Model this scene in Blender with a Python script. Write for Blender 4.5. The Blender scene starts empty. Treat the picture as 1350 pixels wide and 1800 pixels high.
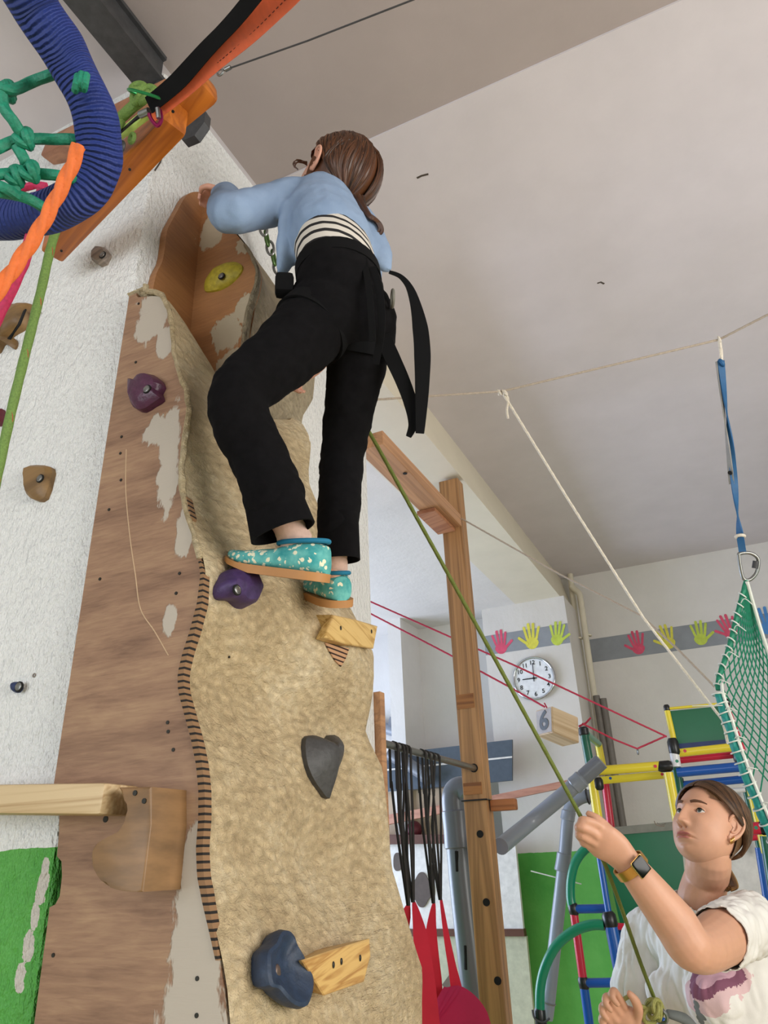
import bpy, bmesh, math, random
from mathutils import Vector, Matrix, noise as mnoise
random.seed(7)
PI = math.pi
C = bpy.context.scene.collection
S = bpy.context.scene

# ------------------------------------------------------------------ camera
F = 1300.0
CAM = Vector((0, 0, 1.5))
def _n(v): return v.normalized()
_U = _n(Vector((563-675, -1833-900, 1300)))
_Y = Vector((1351-675, 1492-900, 1300)); _Y = _n(_Y - _U*_Y.dot(_U)); _X = _n(_Y.cross(_U))
# image frame -> room axes (X along the back wall, Y into the depth, Z up)
def ray(px, py):
    c = Vector(((px-675)/F, (py-900)/F, 1.0))
    return Vector((_X.dot(c), _Y.dot(c), _U.dot(c)))
def P(px, py, t): return CAM + ray(px, py)*t
def at(px, py, ax, val):
    d = ray(px, py); return CAM + d*((val-CAM[ax])/d[ax])
def AX(px, py, x): return at(px, py, 0, x)
def AY(px, py, y): return at(px, py, 1, y)
def AZ(px, py, z): return at(px, py, 2, z)
cam = bpy.data.cameras.new('camera'); co = bpy.data.objects.new('camera', cam); C.objects.link(co)
r_ = Vector((_X.x, _Y.x, _U.x)); u_ = -Vector((_X.y, _Y.y, _U.y)); b_ = -Vector((_X.z, _Y.z, _U.z))
M = Matrix((r_, u_, b_)).transposed().to_4x4(); M.translation = CAM
co.matrix_world = M
cam.sensor_fit = 'VERTICAL'; cam.sensor_height = 36; cam.lens = F/1800*36; cam.clip_start = 0.02
S.camera = co

# ------------------------------------------------------------------ light
S.view_settings.view_transform = 'Standard'; S.view_settings.look = 'None'
S.view_settings.exposure = 0.0; S.view_settings.gamma = 1.0
w = bpy.data.worlds.new('world'); S.world = w; w.use_nodes = True
w.node_tree.nodes['Background'].inputs[0].default_value = (0.75, 0.87, 1, 1)
w.node_tree.nodes['Background'].inputs[1].default_value = 0.9
def area(name, loc, rot, sx, sy, power, col):
    l = bpy.data.lights.new(name, 'AREA'); l.shape = 'RECTANGLE'; l.size = sx; l.size_y = sy; l.energy = power; l.color = col
    o = bpy.data.objects.new(name, l); C.objects.link(o); o.location = loc; o.rotation_euler = rot; return o
# daylight through the windows of the right wall, the wall behind the photographer and the side room
area('window_light_right', (2.52, 0.6, 1.75), (0, math.radians(90), 0), 1.5, 2.6, 98, (1.0, 0.95, 0.88))
area('window_light_front', (-1.0, -2.42, 1.75), (math.radians(90), 0, 0), 3.4, 1.6, 66, (0.93, 0.96, 1.0))
area('window_light_side_room', (-3.82, 3.4, 1.6), (0, math.radians(-90), 0), 1.5, 2.0, 110, (0.64, 0.75, 1.0))

# ------------------------------------------------------------------ helpers
def lin(c):
    return c/12.92 if c <= 0.04045 else ((c+0.055)/1.055)**2.4
def rgb(h):
    h = h.lstrip('#'); return tuple(lin(int(h[i:i+2], 16)/255) for i in (0, 2, 4))+(1,)
class NT:
    def __init__(s, name):
        s.m = bpy.data.materials.new(name); s.m.use_nodes = True; s.t = s.m.node_tree
        s.b = s.t.nodes['Principled BSDF']; s.tc = s.t.nodes.new('ShaderNodeTexCoord')
    def n(s, typ, **k):
        o = s.t.nodes.new(typ)
        for a, v in k.items():
            if a.startswith('i_'): o.inputs[a[2:].replace('_', ' ')].default_value = v
            else: setattr(o, a, v)
        return o
    def l(s, a, b): s.t.links.new(a, b)
    def map(s, scale=(1, 1, 1), rot=(0, 0, 0), loc=(0, 0, 0)):
        m = s.n('ShaderNodeMapping'); m.inputs['Scale'].default_value = scale; m.inputs['Rotation'].default_value = rot
        m.inputs['Location'].default_value = loc
        s.l(s.tc.outputs['Object'], m.inputs[0]); return m.outputs[0]
    def noise(s, vec, scale, detail=4, rough=.6, dist=0):
        o = s.n('ShaderNodeTexNoise'); o.inputs['Scale'].default_value = scale; o.inputs['Detail'].default_value = detail
        o.inputs['Roughness'].default_value = rough; o.inputs['Distortion'].default_value = dist
        s.l(vec, o.inputs['Vector']); return o.outputs['Fac']
    def ramp(s, fac, stops):
        o = s.n('ShaderNodeValToRGB'); e = o.color_ramp.elements
        while len(e) < len(stops): e.new(0.5)
        for i, (p, c) in enumerate(stops):
            e[i].position = p; e[i].color = c if len(c) == 4 else tuple(c)+(1,)
        s.l(fac, o.inputs[0]); return o.outputs[0]
    def mix(s, fac, a, b, mode='MIX'):
        o = s.n('ShaderNodeMix', data_type='RGBA', blend_type=mode)
        for v, i in ((fac, 0), (a, 6), (b, 7)):
            if isinstance(v, (int, float)): o.inputs[i].default_value = v
            elif isinstance(v, tuple): o.inputs[i].default_value = v
            else: s.l(v, o.inputs[i])
        return o.outputs[2]
    def math(s, op, a, b=0.0, clamp=False):
        o = s.n('ShaderNodeMath', operation=op, use_clamp=clamp)
        for v, i in ((a, 0), (b, 1)):
            if isinstance(v, (int, float)): o.inputs[i].default_value = v
            else: s.l(v, o.inputs[i])
        return o.outputs[0]
    def bump(s, h, dist=.002, strength=1.0):
        o = s.n('ShaderNodeBump'); o.inputs['Distance'].default_value = dist; o.inputs['Strength'].default_value = strength
        s.l(h, o.inputs['Height']); s.l(o.outputs[0], s.b.inputs['Normal'])
    def spots(s, lst):
        """mask of worn or plastered patches: list of (point, radius, vertical stretch)"""
        out = None
        g = s.n('ShaderNodeNewGeometry')
        for (p, r, st) in lst:
            v = s.n('ShaderNodeVectorMath', operation='SUBTRACT'); s.l(g.outputs['Position'], v.inputs[0]); v.inputs[1].default_value = tuple(p)
            v2 = s.n('ShaderNodeVectorMath', operation='MULTIPLY'); s.l(v.outputs[0], v2.inputs[0]); v2.inputs[1].default_value = (1/r, 1/r, 1/(r*st))
            v3 = s.n('ShaderNodeVectorMath', operation='LENGTH'); s.l(v2.outputs[0], v3.inputs[0])
            d = s.math('SUBTRACT', 1.0, v3.outputs['Value'], True)
            out = d if out is None else s.math('MAXIMUM', out, d)
        return out
    def done(s, col=None, rough=.6, metal=0, spec=.5):
        if col is not None:
            if isinstance(col, tuple): s.b.inputs['Base Color'].default_value = col
            else: s.l(col, s.b.inputs['Base Color'])
        if isinstance(rough, (int, float)): s.b.inputs['Roughness'].default_value = rough
        else: s.l(rough, s.b.inputs['Roughness'])
        s.b.inputs['Metallic'].default_value = metal; s.b.inputs['Specular IOR Level'].default_value = spec
        return s.m
def plain(name, h, rough=.5, metal=0, var=.12, scale=30, bump=0, spec=.5, stretch=(1, 1, 1)):
    k = NT(name); c = rgb(h); f = k.noise(k.map(stretch), scale, 4)
    lo = tuple(x*(1-var) for x in c[:3])+(1,); hi = tuple(min(1, x*(1+var)) for x in c[:3])+(1,)
    if bump: k.bump(f, bump)
    return k.done(k.ramp(f, [(.3, lo), (.7, hi)]), rough, metal, spec)
def woodmat(name, a, b, dirv=(0, 0, 1), scale=1.0, rough=.45, bump=.0004, grain=14):
    k = NT(name); d = Vector(dirv).normalized(); q = d.to_track_quat('Z', 'Y').inverted().to_euler()
    v = k.map((1, 1, 1), tuple(q)); m = k.n('ShaderNodeMapping'); m.inputs['Scale'].default_value = (grain*scale, grain*scale, .6*scale); k.l(v, m.inputs[0])
    n1 = k.noise(m.outputs[0], 1.0, 3, .5, .8)
    w_ = k.math('FRACT', k.math('MULTIPLY', n1, 5.0)); f = k.math('ABSOLUTE', k.math('SUBTRACT', w_, .5))
    m2 = k.n('ShaderNodeMapping'); m2.inputs['Scale'].default_value = (260, 260, 6); k.l(v, m2.inputs[0])
    n2 = k.noise(m2.outputs[0], 1.0, 3)
    fac = k.math('ADD', k.math('MULTIPLY', f, 1.3), k.math('MULTIPLY', n2, .45))
    col = k.ramp(fac, [(.12, rgb(b)), (.75, rgb(a))]); k.bump(fac, bump); return k.done(col, rough)

def tag(o, label=None, cat=None, group=None, kind=None):
    if label: o['label'] = label
    if cat: o['category'] = cat
    if group: o['group'] = group
    if kind: o['kind'] = kind
    return o
def thing(name, label, cat, loc=(0, 0, 0), group=None):
    o = bpy.data.objects.new(name, None); C.objects.link(o); o.location = loc; o.empty_display_size = .05
    return tag(o, label, cat, group)
def wloc(o):
    v = Vector((0, 0, 0))
    while o is not None: v += o.location; o = o.parent
    return v
def obj(name, bm, m, parent=None, smooth=True, loc=None):
    """one mesh object; bm is in world coordinates"""
    if isinstance(bm, bmesh.types.BMesh):
        me = bpy.data.meshes.new(name)
        bmesh.ops.recalc_face_normals(bm, faces=bm.faces[:]); 
        base = wloc(parent) if parent else (Vector(loc) if loc is not None else Vector((0, 0, 0)))
        for v in bm.verts: v.co -= base
        bm.to_mesh(me); bm.free()
    else:
        me = bm; base = wloc(parent) if parent else (Vector(loc) if loc is not None else Vector((0, 0, 0)))
        me.transform(Matrix.Translation(-base))
    o = bpy.data.objects.new(name, me); C.objects.link(o)
    if not parent and loc is not None: o.location = loc
    for x in (m if isinstance(m, (list, tuple)) else [m]): me.materials.append(x)
    if smooth:
        for p in me.polygons: p.use_smooth = True
        try: me.set_sharp_from_angle(angle=math.radians(38))
        except Exception: pass
    if parent: o.parent = parent
    return o
def struct(name, bm, m, smooth=False):
    o = obj(name, bm, m, None, smooth); o['kind'] = 'structure'; return o
def box(bm, lo, hi, bev=0):
    lo = Vector(lo); hi = Vector(hi)
    g = bmesh.ops.create_cube(bm, size=1); vs = g['verts']
    for v in vs: v.co = Vector(((lo[i]+hi[i])/2+v.co[i]*(hi[i]-lo[i]) for i in range(3)))
    if bev:
        bmesh.ops.recalc_face_normals(bm, faces=list({f for v in vs for f in v.link_faces})); es = list({e for v in vs for e in v.link_edges}); bmesh.ops.bevel(bm, geom=es, offset=bev, segments=2, affect='EDGES', profile=.6)
    return bm
def obox(bm, c, ax, ay, az, s, bev=0):
    """box with centre c, axes ax/ay/az and full sizes s"""
    g = bmesh.ops.create_cube(bm, size=1); vs = g['verts']; c = Vector(c)
    if ax.cross(ay).dot(az) < 0: az = -az
    for v in vs:
        x, y, z = v.co; v.co = c+ax*x*s[0]+ay*y*s[1]+az*z*s[2]
    if bev:
        bmesh.ops.recalc_face_normals(bm, faces=list({f for v in vs for f in v.link_faces})); es = list({e for v in vs for e in v.link_edges}); bmesh.ops.bevel(bm, geom=es, offset=bev, segments=2, affect='EDGES', profile=.6)
    return bm
def beam(bm, a, b, wd, ht, up=(0, 0, 1), bev=.004):
    a = Vector(a); b = Vector(b); d = (b-a); L = d.length; d.normalize(); s = d.cross(Vector(up)).normalized(); u = s.cross(d)
    return obox(bm, (a+b)/2, d, s, u, (L, wd, ht), bev)
def cat(pts, n=8, closed=False):
    """Catmull-Rom through the points"""
    pts = [Vector(p) for p in pts]; out = []; m = len(pts)
    rng = range(m if closed else m-1)
    for i in rng:
        if closed: a, b, c, d = pts[(i-1) % m], pts[i], pts[(i+1) % m], pts[(i+2) % m]
        else: a, b, c, d = pts[max(i-1, 0)], pts[i], pts[i+1], pts[min(i+2, m-1)]
        for j in range(n):
            t = j/n; out.append(.5*((2*b)+(c-a)*t+(2*a-5*b+4*c-d)*t*t+(3*b-a-3*c+d)*t**3))
    if not closed: out.append(pts[-1])
    return out
def lerpl(l, s):
    x = s*(len(l)-1); i = min(int(x), len(l)-2); return l[i]+(l[i+1]-l[i])*(x-i)
def tube(bm, pts, r, seg=10, closed=False, cap=True, lobes=0, pitch=.03, amp=.18, sec=None):
    """tube with parallel-transported frame; r number or list; lobes>0 makes a laid rope; sec=(a,b) flattens"""
    pts = [Vector(p) for p in pts]; n = len(pts)
    T = []
    for i in range(n):
        if closed: t = pts[(i+1) % n]-pts[(i-1) % n]
        else: t = pts[min(i+1, n-1)]-pts[max(i-1, 0)]
        T.append(t.normalized() if t.length > 1e-9 else Vector((0, 0, 1)))
    u = T[0].orthogonal().normalized(); rings = []; s = 0
    for i in range(n):
        if i: u = (u-T[i]*u.dot(T[i])).normalized(); s += (pts[i]-pts[i-1]).length
        v = T[i].cross(u); rr = r if not isinstance(r, (list, tuple)) else lerpl(list(r), i/max(1, n-1))
        ring = []
        for k in range(seg):
            a = 2*PI*k/seg; q = rr
            if lobes: q = rr*(1-amp+amp*abs(math.cos(lobes*.5*(a+s/pitch*2*PI/lobes))))
            ring.append(bm.verts.new(pts[i]+u*math.cos(a)*q*(sec[0] if sec else 1)+v*math.sin(a)*q*(sec[1] if sec else 1)))
        rings.append(ring)
    m = n if closed else n-1
    for i in range(m):
        a, b = rings[i], rings[(i+1) % n]
        for k in range(seg):
            try: bm.faces.new((a[k], a[(k+1) % seg], b[(k+1) % seg], b[k]))
            except ValueError: pass
    if cap and not closed: bm.faces.new(rings[0][::-1]); bm.faces.new(rings[-1])
    return bm
def dens(pts, step):
    out = [Vector(pts[0])]
    for a, b in zip(pts[:-1], pts[1:]):
        a = Vector(a); b = Vector(b); k = max(1, int((b-a).length/step))
        for j in range(1, k+1): out.append(a+(b-a)*j/k)
    return out
def rope(pts, r, lob=3, step=.004, seg=12, pitch=None, amp=.16):
    bm = bmesh.new(); tube(bm, dens(pts, step), r, seg, lobes=lob, pitch=pitch or r*7, amp=amp); return bm
def band(bm, pts, wdir, wid, th=.0016):
    """webbing strap: wdir one vector or a list along the strap"""
    pts = [Vector(p) for p in pts]; n = len(pts); rows = []
    for i in range(n):
        t = (pts[min(i+1, n-1)]-pts[max(i-1, 0)]).normalized()
        wv = Vector(wdir) if not isinstance(wdir, list) else lerpl([Vector(x) for x in wdir], i/(n-1))
        wv = (wv-t*wv.dot(t)).normalized(); nn = t.cross(wv)
        ww = wid if not isinstance(wid, list) else lerpl(wid, i/(n-1))
        rows.append([bm.verts.new(pts[i]+wv*ww/2*a+nn*th/2*b) for a, b in ((-1, -1), (1, -1), (1, 1), (-1, 1))])
    for a, b in zip(rows[:-1], rows[1:]):
        for k in range(4): bm.faces.new((a[k], a[(k+1) % 4], b[(k+1) % 4], b[k]))
    bm.faces.new(rows[0][::-1]); bm.faces.new(rows[-1]); return bm
def prism(bm, poly, ext, bev=0):
    """polygon (world points, planar) extruded by vector ext"""
    ext = Vector(ext); a = [bm.verts.new(Vector(p)) for p in poly]; b = [bm.verts.new(Vector(p)+ext) for p in poly]
    n = len(a); fs = [bm.faces.new(a[::-1]), bm.faces.new(b)]
    for i in range(n): fs.append(bm.faces.new((a[i], a[(i+1) % n], b[(i+1) % n], b[i])))
    if bev:
        es = list({e for e in fs[1].edges}); bmesh.ops.bevel(bm, geom=es, offset=bev, segments=3, affect='EDGES', profile=.5)
    return bm
def pebble(bm, base, nrm, h, prof=((1, 0), (1.02, .3), (.93, .62), (.75, .85), (.45, .97), (0.15, 1)), rough=0, seed=0, peak=None, smoothn=4):
    """solid rising from an outline on a surface; peak shifts the summit"""
    if smoothn: base = cat(base, smoothn, True)
    base = [Vector(p) for p in base]; nrm = Vector(nrm).normalized()
    c = sum(base, Vector())/len(base); pk = Vector(peak)-c if peak is not None else Vector()
    rings = []
    for (s, k) in prof:
        ring = []
        for p in base:
            q = c+(p-c)*s+nrm*h*k+pk*(1-s)
            if rough: q += nrm*rough*mnoise.noise(q*40+Vector((seed, 0, 0)))+(p-c).normalized()*rough*mnoise.noise(q*30+Vector((0, seed, 3)))
            ring.append(bm.verts.new(q))
        rings.append(ring)
    n = len(base)
    for a, b in zip(rings[:-1], rings[1:]):
        for k in range(n): bm.faces.new((a[k], a[(k+1) % n], b[(k+1) % n], b[k]))
    bm.faces.new(rings[0][::-1]); bm.faces.new(rings[-1]); return bm
def disc(bm, c, nrm, r, th, seg=24, bev=0):
    nrm = Vector(nrm).normalized(); u = nrm.orthogonal().normalized(); v = nrm.cross(u); c = Vector(c)
    return prism(bm, [c+u*math.cos(2*PI*k/seg)*r+v*math.sin(2*PI*k/seg)*r for k in range(seg)], nrm*th, bev)
def torus(bm, c, nrm, R, r, seg=32, s2=8, arc=None):
    nrm = Vector(nrm).normalized(); u = nrm.orthogonal().normalized(); v = nrm.cross(u); c = Vector(c)
    return tube(bm, [c+(u*math.cos(2*PI*k/seg)+v*math.sin(2*PI*k/seg))*R for k in range(seg)], r, s2, closed=True)
def catmany(tree, parent=None):
    c = tree.copy(); C.objects.link(c); c.parent = parent
    for ch in list(tree.children): catmany(ch, c)
    return c

# ------------------------------------------------------------------ materials
X0 = -0.966; Y0 = 0.89
def wall_mat(name, green=True, col='e6e6e4', z=1.545, bumpd=.004, stip=70):
    k = NT(name); v = k.map((1, 1, .55)); n1 = k.noise(v, stip, 3, .6); n2 = k.noise(k.map(), 5, 4); n3 = k.noise(k.map(), 1.6, 3)
    c = k.ramp(n2, [(.3, tuple(x*.93 for x in rgb(col)[:3])), (.7, rgb(col))])
    if green:
        g = k.n('ShaderNodeNewGeometry'); sp = k.n('ShaderNodeSeparateXYZ'); k.l(g.outputs['Position'], sp.inputs[0])
        zz = k.math('ADD', sp.outputs[2], k.math('MULTIPLY', k.noise(k.map(), 30, 2), .008))
        below = k.math('LESS_THAN', zz, z)
        gc = k.ramp(n2, [(.3, rgb('489a3c')), (.7, rgb('62ae4e'))])
        c = k.mix(below, c, gc)
    if bumpd: k.bump(k.math('ADD', n1, k.math('MULTIPLY', n3, 2.2)), bumpd, 1.0)
    return k, c
k, c = wall_mat('stippled_white_and_green_plaster', bumpd=.013, stip=95)
chips = k.spots([((-0.985+dx, Y0, z), rr, 2.2) for z, dx, rr in ((1.515, .004, .010), (1.485, .003, .016), (1.45, -.002, .013), (1.41, -.006, .016), (1.375, -.012, .014))]+[((-1.075, Y0, 1.37), .022, .6)])
cm = k.math('GREATER_THAN', k.math('ADD', chips, k.math('MULTIPLY', k.noise(k.map(), 70, 4), 1.1)), .88)
cm = k.math('MULTIPLY', cm, k.math('GREATER_THAN', chips, 0.01))
M_wallA = k.done(k.mix(cm, c, rgb('c9c2b8')), .55)
k, c = wall_mat('white_wall_paint', False, 'dcd8d4', bumpd=.002, stip=30); M_wall = k.done(c, .8)
k, c = wall_mat('white_wall_paint_green_dado', True, 'd6d1cc', z=1.53, bumpd=.0025, stip=26); M_wallg = k.done(c, .6)
k, c = wall_mat('ceiling_paint', False, 'cfc8cb', bumpd=.001, stip=20); M_ceil = k.done(c, .9)
k, c = wall_mat('cream_beam_paint', False, 'dcd3bf', bumpd=.001, stip=20); M_cream = k.done(c, .6)
M_floor = woodmat('floor_boards', 'd8c4a4', 'c0a684', (1, 0, 0), 1, .4)
M_dark = plain('dark_iron', '444446', .55, .3, .2, 40, .0006)
M_black = plain('black_plastic', '111214', .35)
M_steel = plain('galvanised_steel', '8d8e8c', .35, .9, .1, 60)
M_screw = plain('dark_screw', '3c3a36', .4, .8)
M_hole = plain('hole_black', '0c0a08', .9)
M_ora = woodmat('orange_varnished_timber', 'b8681f', '8f4a12', Vector((.67, -.22, 0)), 1.0, .38)
M_rust = woodmat('reddish_timber', 'b07a58', '8f5a40', Vector((.67, -.22, 0)), 1, .5)

# ------------------------------------------------------------------ room shell
H = 3.34
bm = bmesh.new(); box(bm, (-4, -2.5, -.1), (2.6, 5.4, 0)); struct('floor', bm, M_floor)
bm = bmesh.new(); box(bm, (-4, -2.5, H), (-.955, 1.3, H+.1)); struct('ceiling_left', bm, M_ceil)
k, c = wall_mat('ceiling_near_darker', False, 'a89c98', bumpd=.001, stip=20); bm = bmesh.new(); box(bm, (-.955, -2.5, H), (2.6, 1.3, H+.1)); struct('ceiling_near', bm, k.done(c, .9))  # near bay coloured darker and browner than the other ceiling bays
bm = bmesh.new(); box(bm, (-4, 1.3, H-.006), (2.6, 5.4, H+.1)); struct('ceiling', bm, M_ceil)
bm = bmesh.new(); prism(bm, [(-4, 2.0, 3.06), (-4, 5.2, 3.06), (-1.2, 5.2, 3.06), (-1.2, 2.0, 3.06)], (0, 0, .1)); struct('ceiling_side_room', bm, M_wall)
# partition whose end is the climbing pillar, with slightly rounded worn corner
bm = bmesh.new()
poly = [(X0, 2.005), (X0, Y0+.012), (X0-.004, Y0+.004), (X0-.014, Y0), (-4, Y0), (-4, 2.005)]
prism(bm, [(x, y, 0) for x, y in poly], (0, 0, H)); struct('wall_left', bm, M_wallA, True)
# cracks in the plaster above the climbing panel
kc = plain('crack_dark', '4a4038', .9)
def crack(px, x=X0+.0008, wd=.0035):
    bm = bmesh.new(); band(bm, [AX(a, b, x) for a, b in px], (0, 1, .3), wd, .001); return bm
# downstand beam between room and side room (slightly splayed face)
bm = bmesh.new(); prism(bm, [(-.893, 2.005, 3.06), (-1.2, 2.005, 3.06), (-1.2, 2.005, H), (-.955, 2.005, H)], (0, 3.2, 0)); struct('trim_1', bm, M_cream)
bm = bmesh.new(); tube(bm, [(-.951, 2.05, H-.075), (-.945, 5.1, H-.07)], .005, 6); struct('trim_2', bm, plain('crack_line', '9a9080', .8))
# pier and back walls
bm = bmesh.new(); box(bm, (-1.44, 4.75, 0), (-.868, 5.3, 3.06)); struct('wall_pier', bm, M_wallg)
bm = bmesh.new(); box(bm, (-1.3, 5.2, 0), (2.6, 5.4, H)); struct('wall_back', bm, M_wall)
bm = bmesh.new(); box(bm, (-4, 4.95, 0), (-1.43, 5.3, 3.06)); struct('wall_side_room_back', bm, M_wall)
bm = bmesh.new(); box(bm, (-2.1, 4.62, 0), (-2.0, 4.95, 3.06)); struct('wall_side_room_nook', bm, M_wall)
for nm, lo, hi in (('wall_far_left', (-4.1, -2.5, 0), (-4.0, 5.4, H)), ):
    bm = bmesh.new(); box(bm, lo, hi); struct(nm, bm, M_wall)
def window_wall(name, axis, val, a0, a1, w0, w1, z0, z1, th, mat, n):
    """wall with one wide window opening; the wall lies in the plane axis=val"""
    def bx(bm, u0, u1, za, zb, t0=0, t1=th):
        lo = [0, 0, za]; hi = [0, 0, zb]
        lo[axis] = min(val+t0, val+t1); hi[axis] = max(val+t0, val+t1); lo[1-axis] = u0; hi[1-axis] = u1
        box(bm, lo, hi)
    bm = bmesh.new(); bx(bm, a0, w0, 0, H); bx(bm, w1, a1, 0, H); bx(bm, w0, w1, 0, z0); bx(bm, w0, w1, z1, H); struct(name, bm, mat)
    bm = bmesh.new(); k = 4
    for i in range(k+1):
        u = w0+(w1-w0)*i/k; bx(bm, u-.025, u+.025, z0, z1, th*.3, th*.6)
    bx(bm, w0, w1, z0, z0+.05, th*.3, th*.6); bx(bm, w0, w1, z1-.05, z1, th*.3, th*.6)
    struct('window_%d' % n, bm, M_wall)
window_wall('wall_right', 0, 2.6, -2.5, 5.4, -1.0, 2.2, 1.0, 2.5, .12, M_wallg, 1)
window_wall('wall_front', 1, -2.5, -4, 2.6, -2.7, .7, .95, 2.55, -.12, M_wallg, 2)
# painted frieze with hand prints
M_band = plain('grey_frieze_paint', '8c9096', .7, 0, .08, 12)
def frieze(y, a, b, zt, zb):
    bm = bmesh.new(); box(bm, (a, y-.002, zb), (b, y+.001, zt)); return bm
ZT, ZB = 2.855, 2.695
k1 = AY(1000, 1095, 4.75).z, AY(1002, 1130, 4.75).z
struct('trim_3', frieze(5.2, -.845, 2.55, 2.86, 2.70), M_band)
struct('trim_4', frieze(4.75, -1.44, -.870, k1[0], k1[1]), M_band)
HC = {'p': plain('hand_print_pink', 'd4506e', .7), 'y': plain('hand_print_yellow', 'd8d050', .7), 'g': plain('hand_print_lime', 'bccc50', .7), 'b': plain('hand_print_blue', '4a86c4', .7)}
def handprint(cx, cy, y, s, colr, flip, tilt, label):
    c = AY(cx, cy, y-.003); n_c = [0]; bm = bmesh.new(); rot = math.radians(tilt)
    def q(u, v):
        u *= flip; return Vector((c.x+(u*math.cos(rot)-v*math.sin(rot))*s, c.y, c.z+(u*math.sin(rot)+v*math.cos(rot))*s))
    def cap(a, b, r):
        a = Vector(a); b = Vector(b); d = (b-a).normalized(); nrm = Vector((-d.y, d.x)); pts = []
        for k in range(7):
            th = PI*k/6; pts.append(b+nrm*r*math.cos(th)+d*r*math.sin(th))
        for k in range(7):
            th = PI*k/6; pts.append(a-nrm*r*math.cos(th)-d*r*math.sin(th))
        n_c[0] += 1; prism(bm, [q(p.x, p.y)+Vector((0, -.0003*n_c[0], 0)) for p in pts], (0, .002, 0))
    prism(bm, [q(.26*math.cos(2*PI*k/18)*(1+.06*math.sin(5*k)), -.22+.24*math.sin(2*PI*k/18)) for k in range(18)], (0, .002, 0))
    for a, b, r in (((-.2, -.05), (-.34, .38), .05), ((-.08, .02), (-.13, .54), .055), ((.05, .02), (.07, .56), .055), ((.17, -.03), (.26, .44), .05), ((.2, -.22), (.5, .05), .055)): cap(a, b, r)
    o = obj('hand_print', bm, HC[colr], smooth=False); tag(o, label, 'hand print', 'painted hand prints on the grey frieze')
handprint(880, 1131, 4.75, .155, 'p', 1, 0, 'pink hand print left of the yellow one, above the clock')
handprint(934, 1121, 4.75, .165, 'y', -1, 0, 'yellow hand print straight above the wall clock')
handprint(980, 1116, 4.75, .15, 'g', 1, -12, 'lime hand print above the clock, beside the cream heating pipes')
handprint(1120, 1132, 5.2, .155, 'p', -1, 5, 'pink hand print first to the right of the cream pipes')
handprint(1172, 1122, 5.2, .16, 'y', -1, 10, 'yellow hand print crossed by the two white ropes')
handprint(1231, 1115, 5.2, .155, 'g', 1, -5, 'lime hand print between the crossed white ropes and the green net')
handprint(1280, 1104, 5.2, .155, 'p', -1, 12, 'pink hand print partly behind the green net edge')
handprint(1347, 1094, 5.2, .17, 'b', 1, 0, 'blue hand print at the far right seen through the net')
for v in crack([(300, 240), (296, 258), (287, 268), (282, 285), (272, 300)]), : tag(obj('wall_crack', v, kc), kind='structure')

for pts_ in ([(733, 313), (741, 309), (753, 306)], [(1050, 498), (1056, 496), (1062, 499)]):
    bm = bmesh.new(); band(bm, [AZ(a, b, H-.0065) for a, b in pts_], (.5, .8, 0), .006, .001); tag(obj('ceiling_mark', bm, kc), kind='structure')

# ------------------------------------------------------------------ steel beam and timbers under the ceiling
t = thing('steel_beam', 'dark grey steel beam running along the ceiling to the pillar', 'beam', (-.95, .5, 3.2))
bm = bmesh.new(); a = AZ(340, 225, 3.25); x0, x1 = -1.005, -.885
prism(bm, [(-.979, .86, 3.2), (-.908, .86, 3.2), (-.908, .86, 3.212), (-.94, .86, 3.212), (-.94, .86, 3.318), (-.93, .86, 3.318), (-.93, .86, 3.33), (-.979, .86, 3.33)], (0, -3.2, 0)); obj('profile', bm, M_dark, t, False)
bm = bmesh.new(); prism(bm, [AY(*p, .80) for p in ((300, 222), (321, 247), (342, 238), (359, 214), (361, 196), (350, 180), (322, 183))], (0, .02, 0), .002); obj('end_plate', bm, M_dark, t, False)
bm = bmesh.new(); beam(bm, AY(330, 208, .83), Vector((-.945, .855, 3.22)), .035, .035); obj('bracket', bm, M_dark, t, False)
bm = bmesh.new(); disc(bm, AY(347, 198, .798), (0, -1, 0), .006, .002); obj('bolt_hole', bm, plain('pale_hole', 'b8aca6', .6), t)
def plank(name, label, p, w_, h_, mat, marks=()):
    d = (p[1]-p[0]).normalized(); th = thing(name, label, 'timber beam', (p[0]+p[1])/2)
    bm = bmesh.new(); beam(bm, p[0], p[1], w_, h_, bev=.008); obj('timber', bm, mat, th)
    return th
A = P(95, 430, 1.62); B = P(296, 214, 1.36)
t = plank('anchor_beam', 'orange varnished timber anchor beam fixed across the top of the pillar', (A, B+(B-A)*.06), .05, .075, M_ora)
nd = (B-A).normalized()
for q in ((108, 441, 1.56), (228, 298, 1.40), (304, 196, 1.30)):
    bm = bmesh.new(); disc(bm, P(*q), (P(*q)-CAM)*-1, .0028, .002, 10); obj('bolt_hole', bm, M_hole, t)
bm = bmesh.new(); beam(bm, P(300, 208, 1.40), P(370, 150, 1.36), .045, .05, bev=.012); obj('end_block', bm, M_ora, t)
A2 = P(92, 268, 1.95); B2 = P(300, 170, 1.62)
plank('anchor_beam', 'reddish timber beam behind the orange one, mostly hidden by the blue swing ring', (A2, B2), .05, .06, M_rust)
bm = bmesh.new(); tube(bm, [P(392, 124, 1.35), P(540, 72, 1.3), P(725, 0, 1.22), P(820, -40, 1.2)], .0016, 6)
o = thing('steel_cable', 'thin steel cable running from the timber end under the ceiling', 'cable', P(392, 124, 1.35)); obj('wire', bm, M_dark, o)
bm = bmesh.new(); torus(bm, P(387, 127, 1.35), (0, 1, .3), .006, .002); disc(bm, P(396, 123, 1.35), (1, 0, 0), .004, .012); obj('thimble', bm, M_steel, o)
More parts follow.
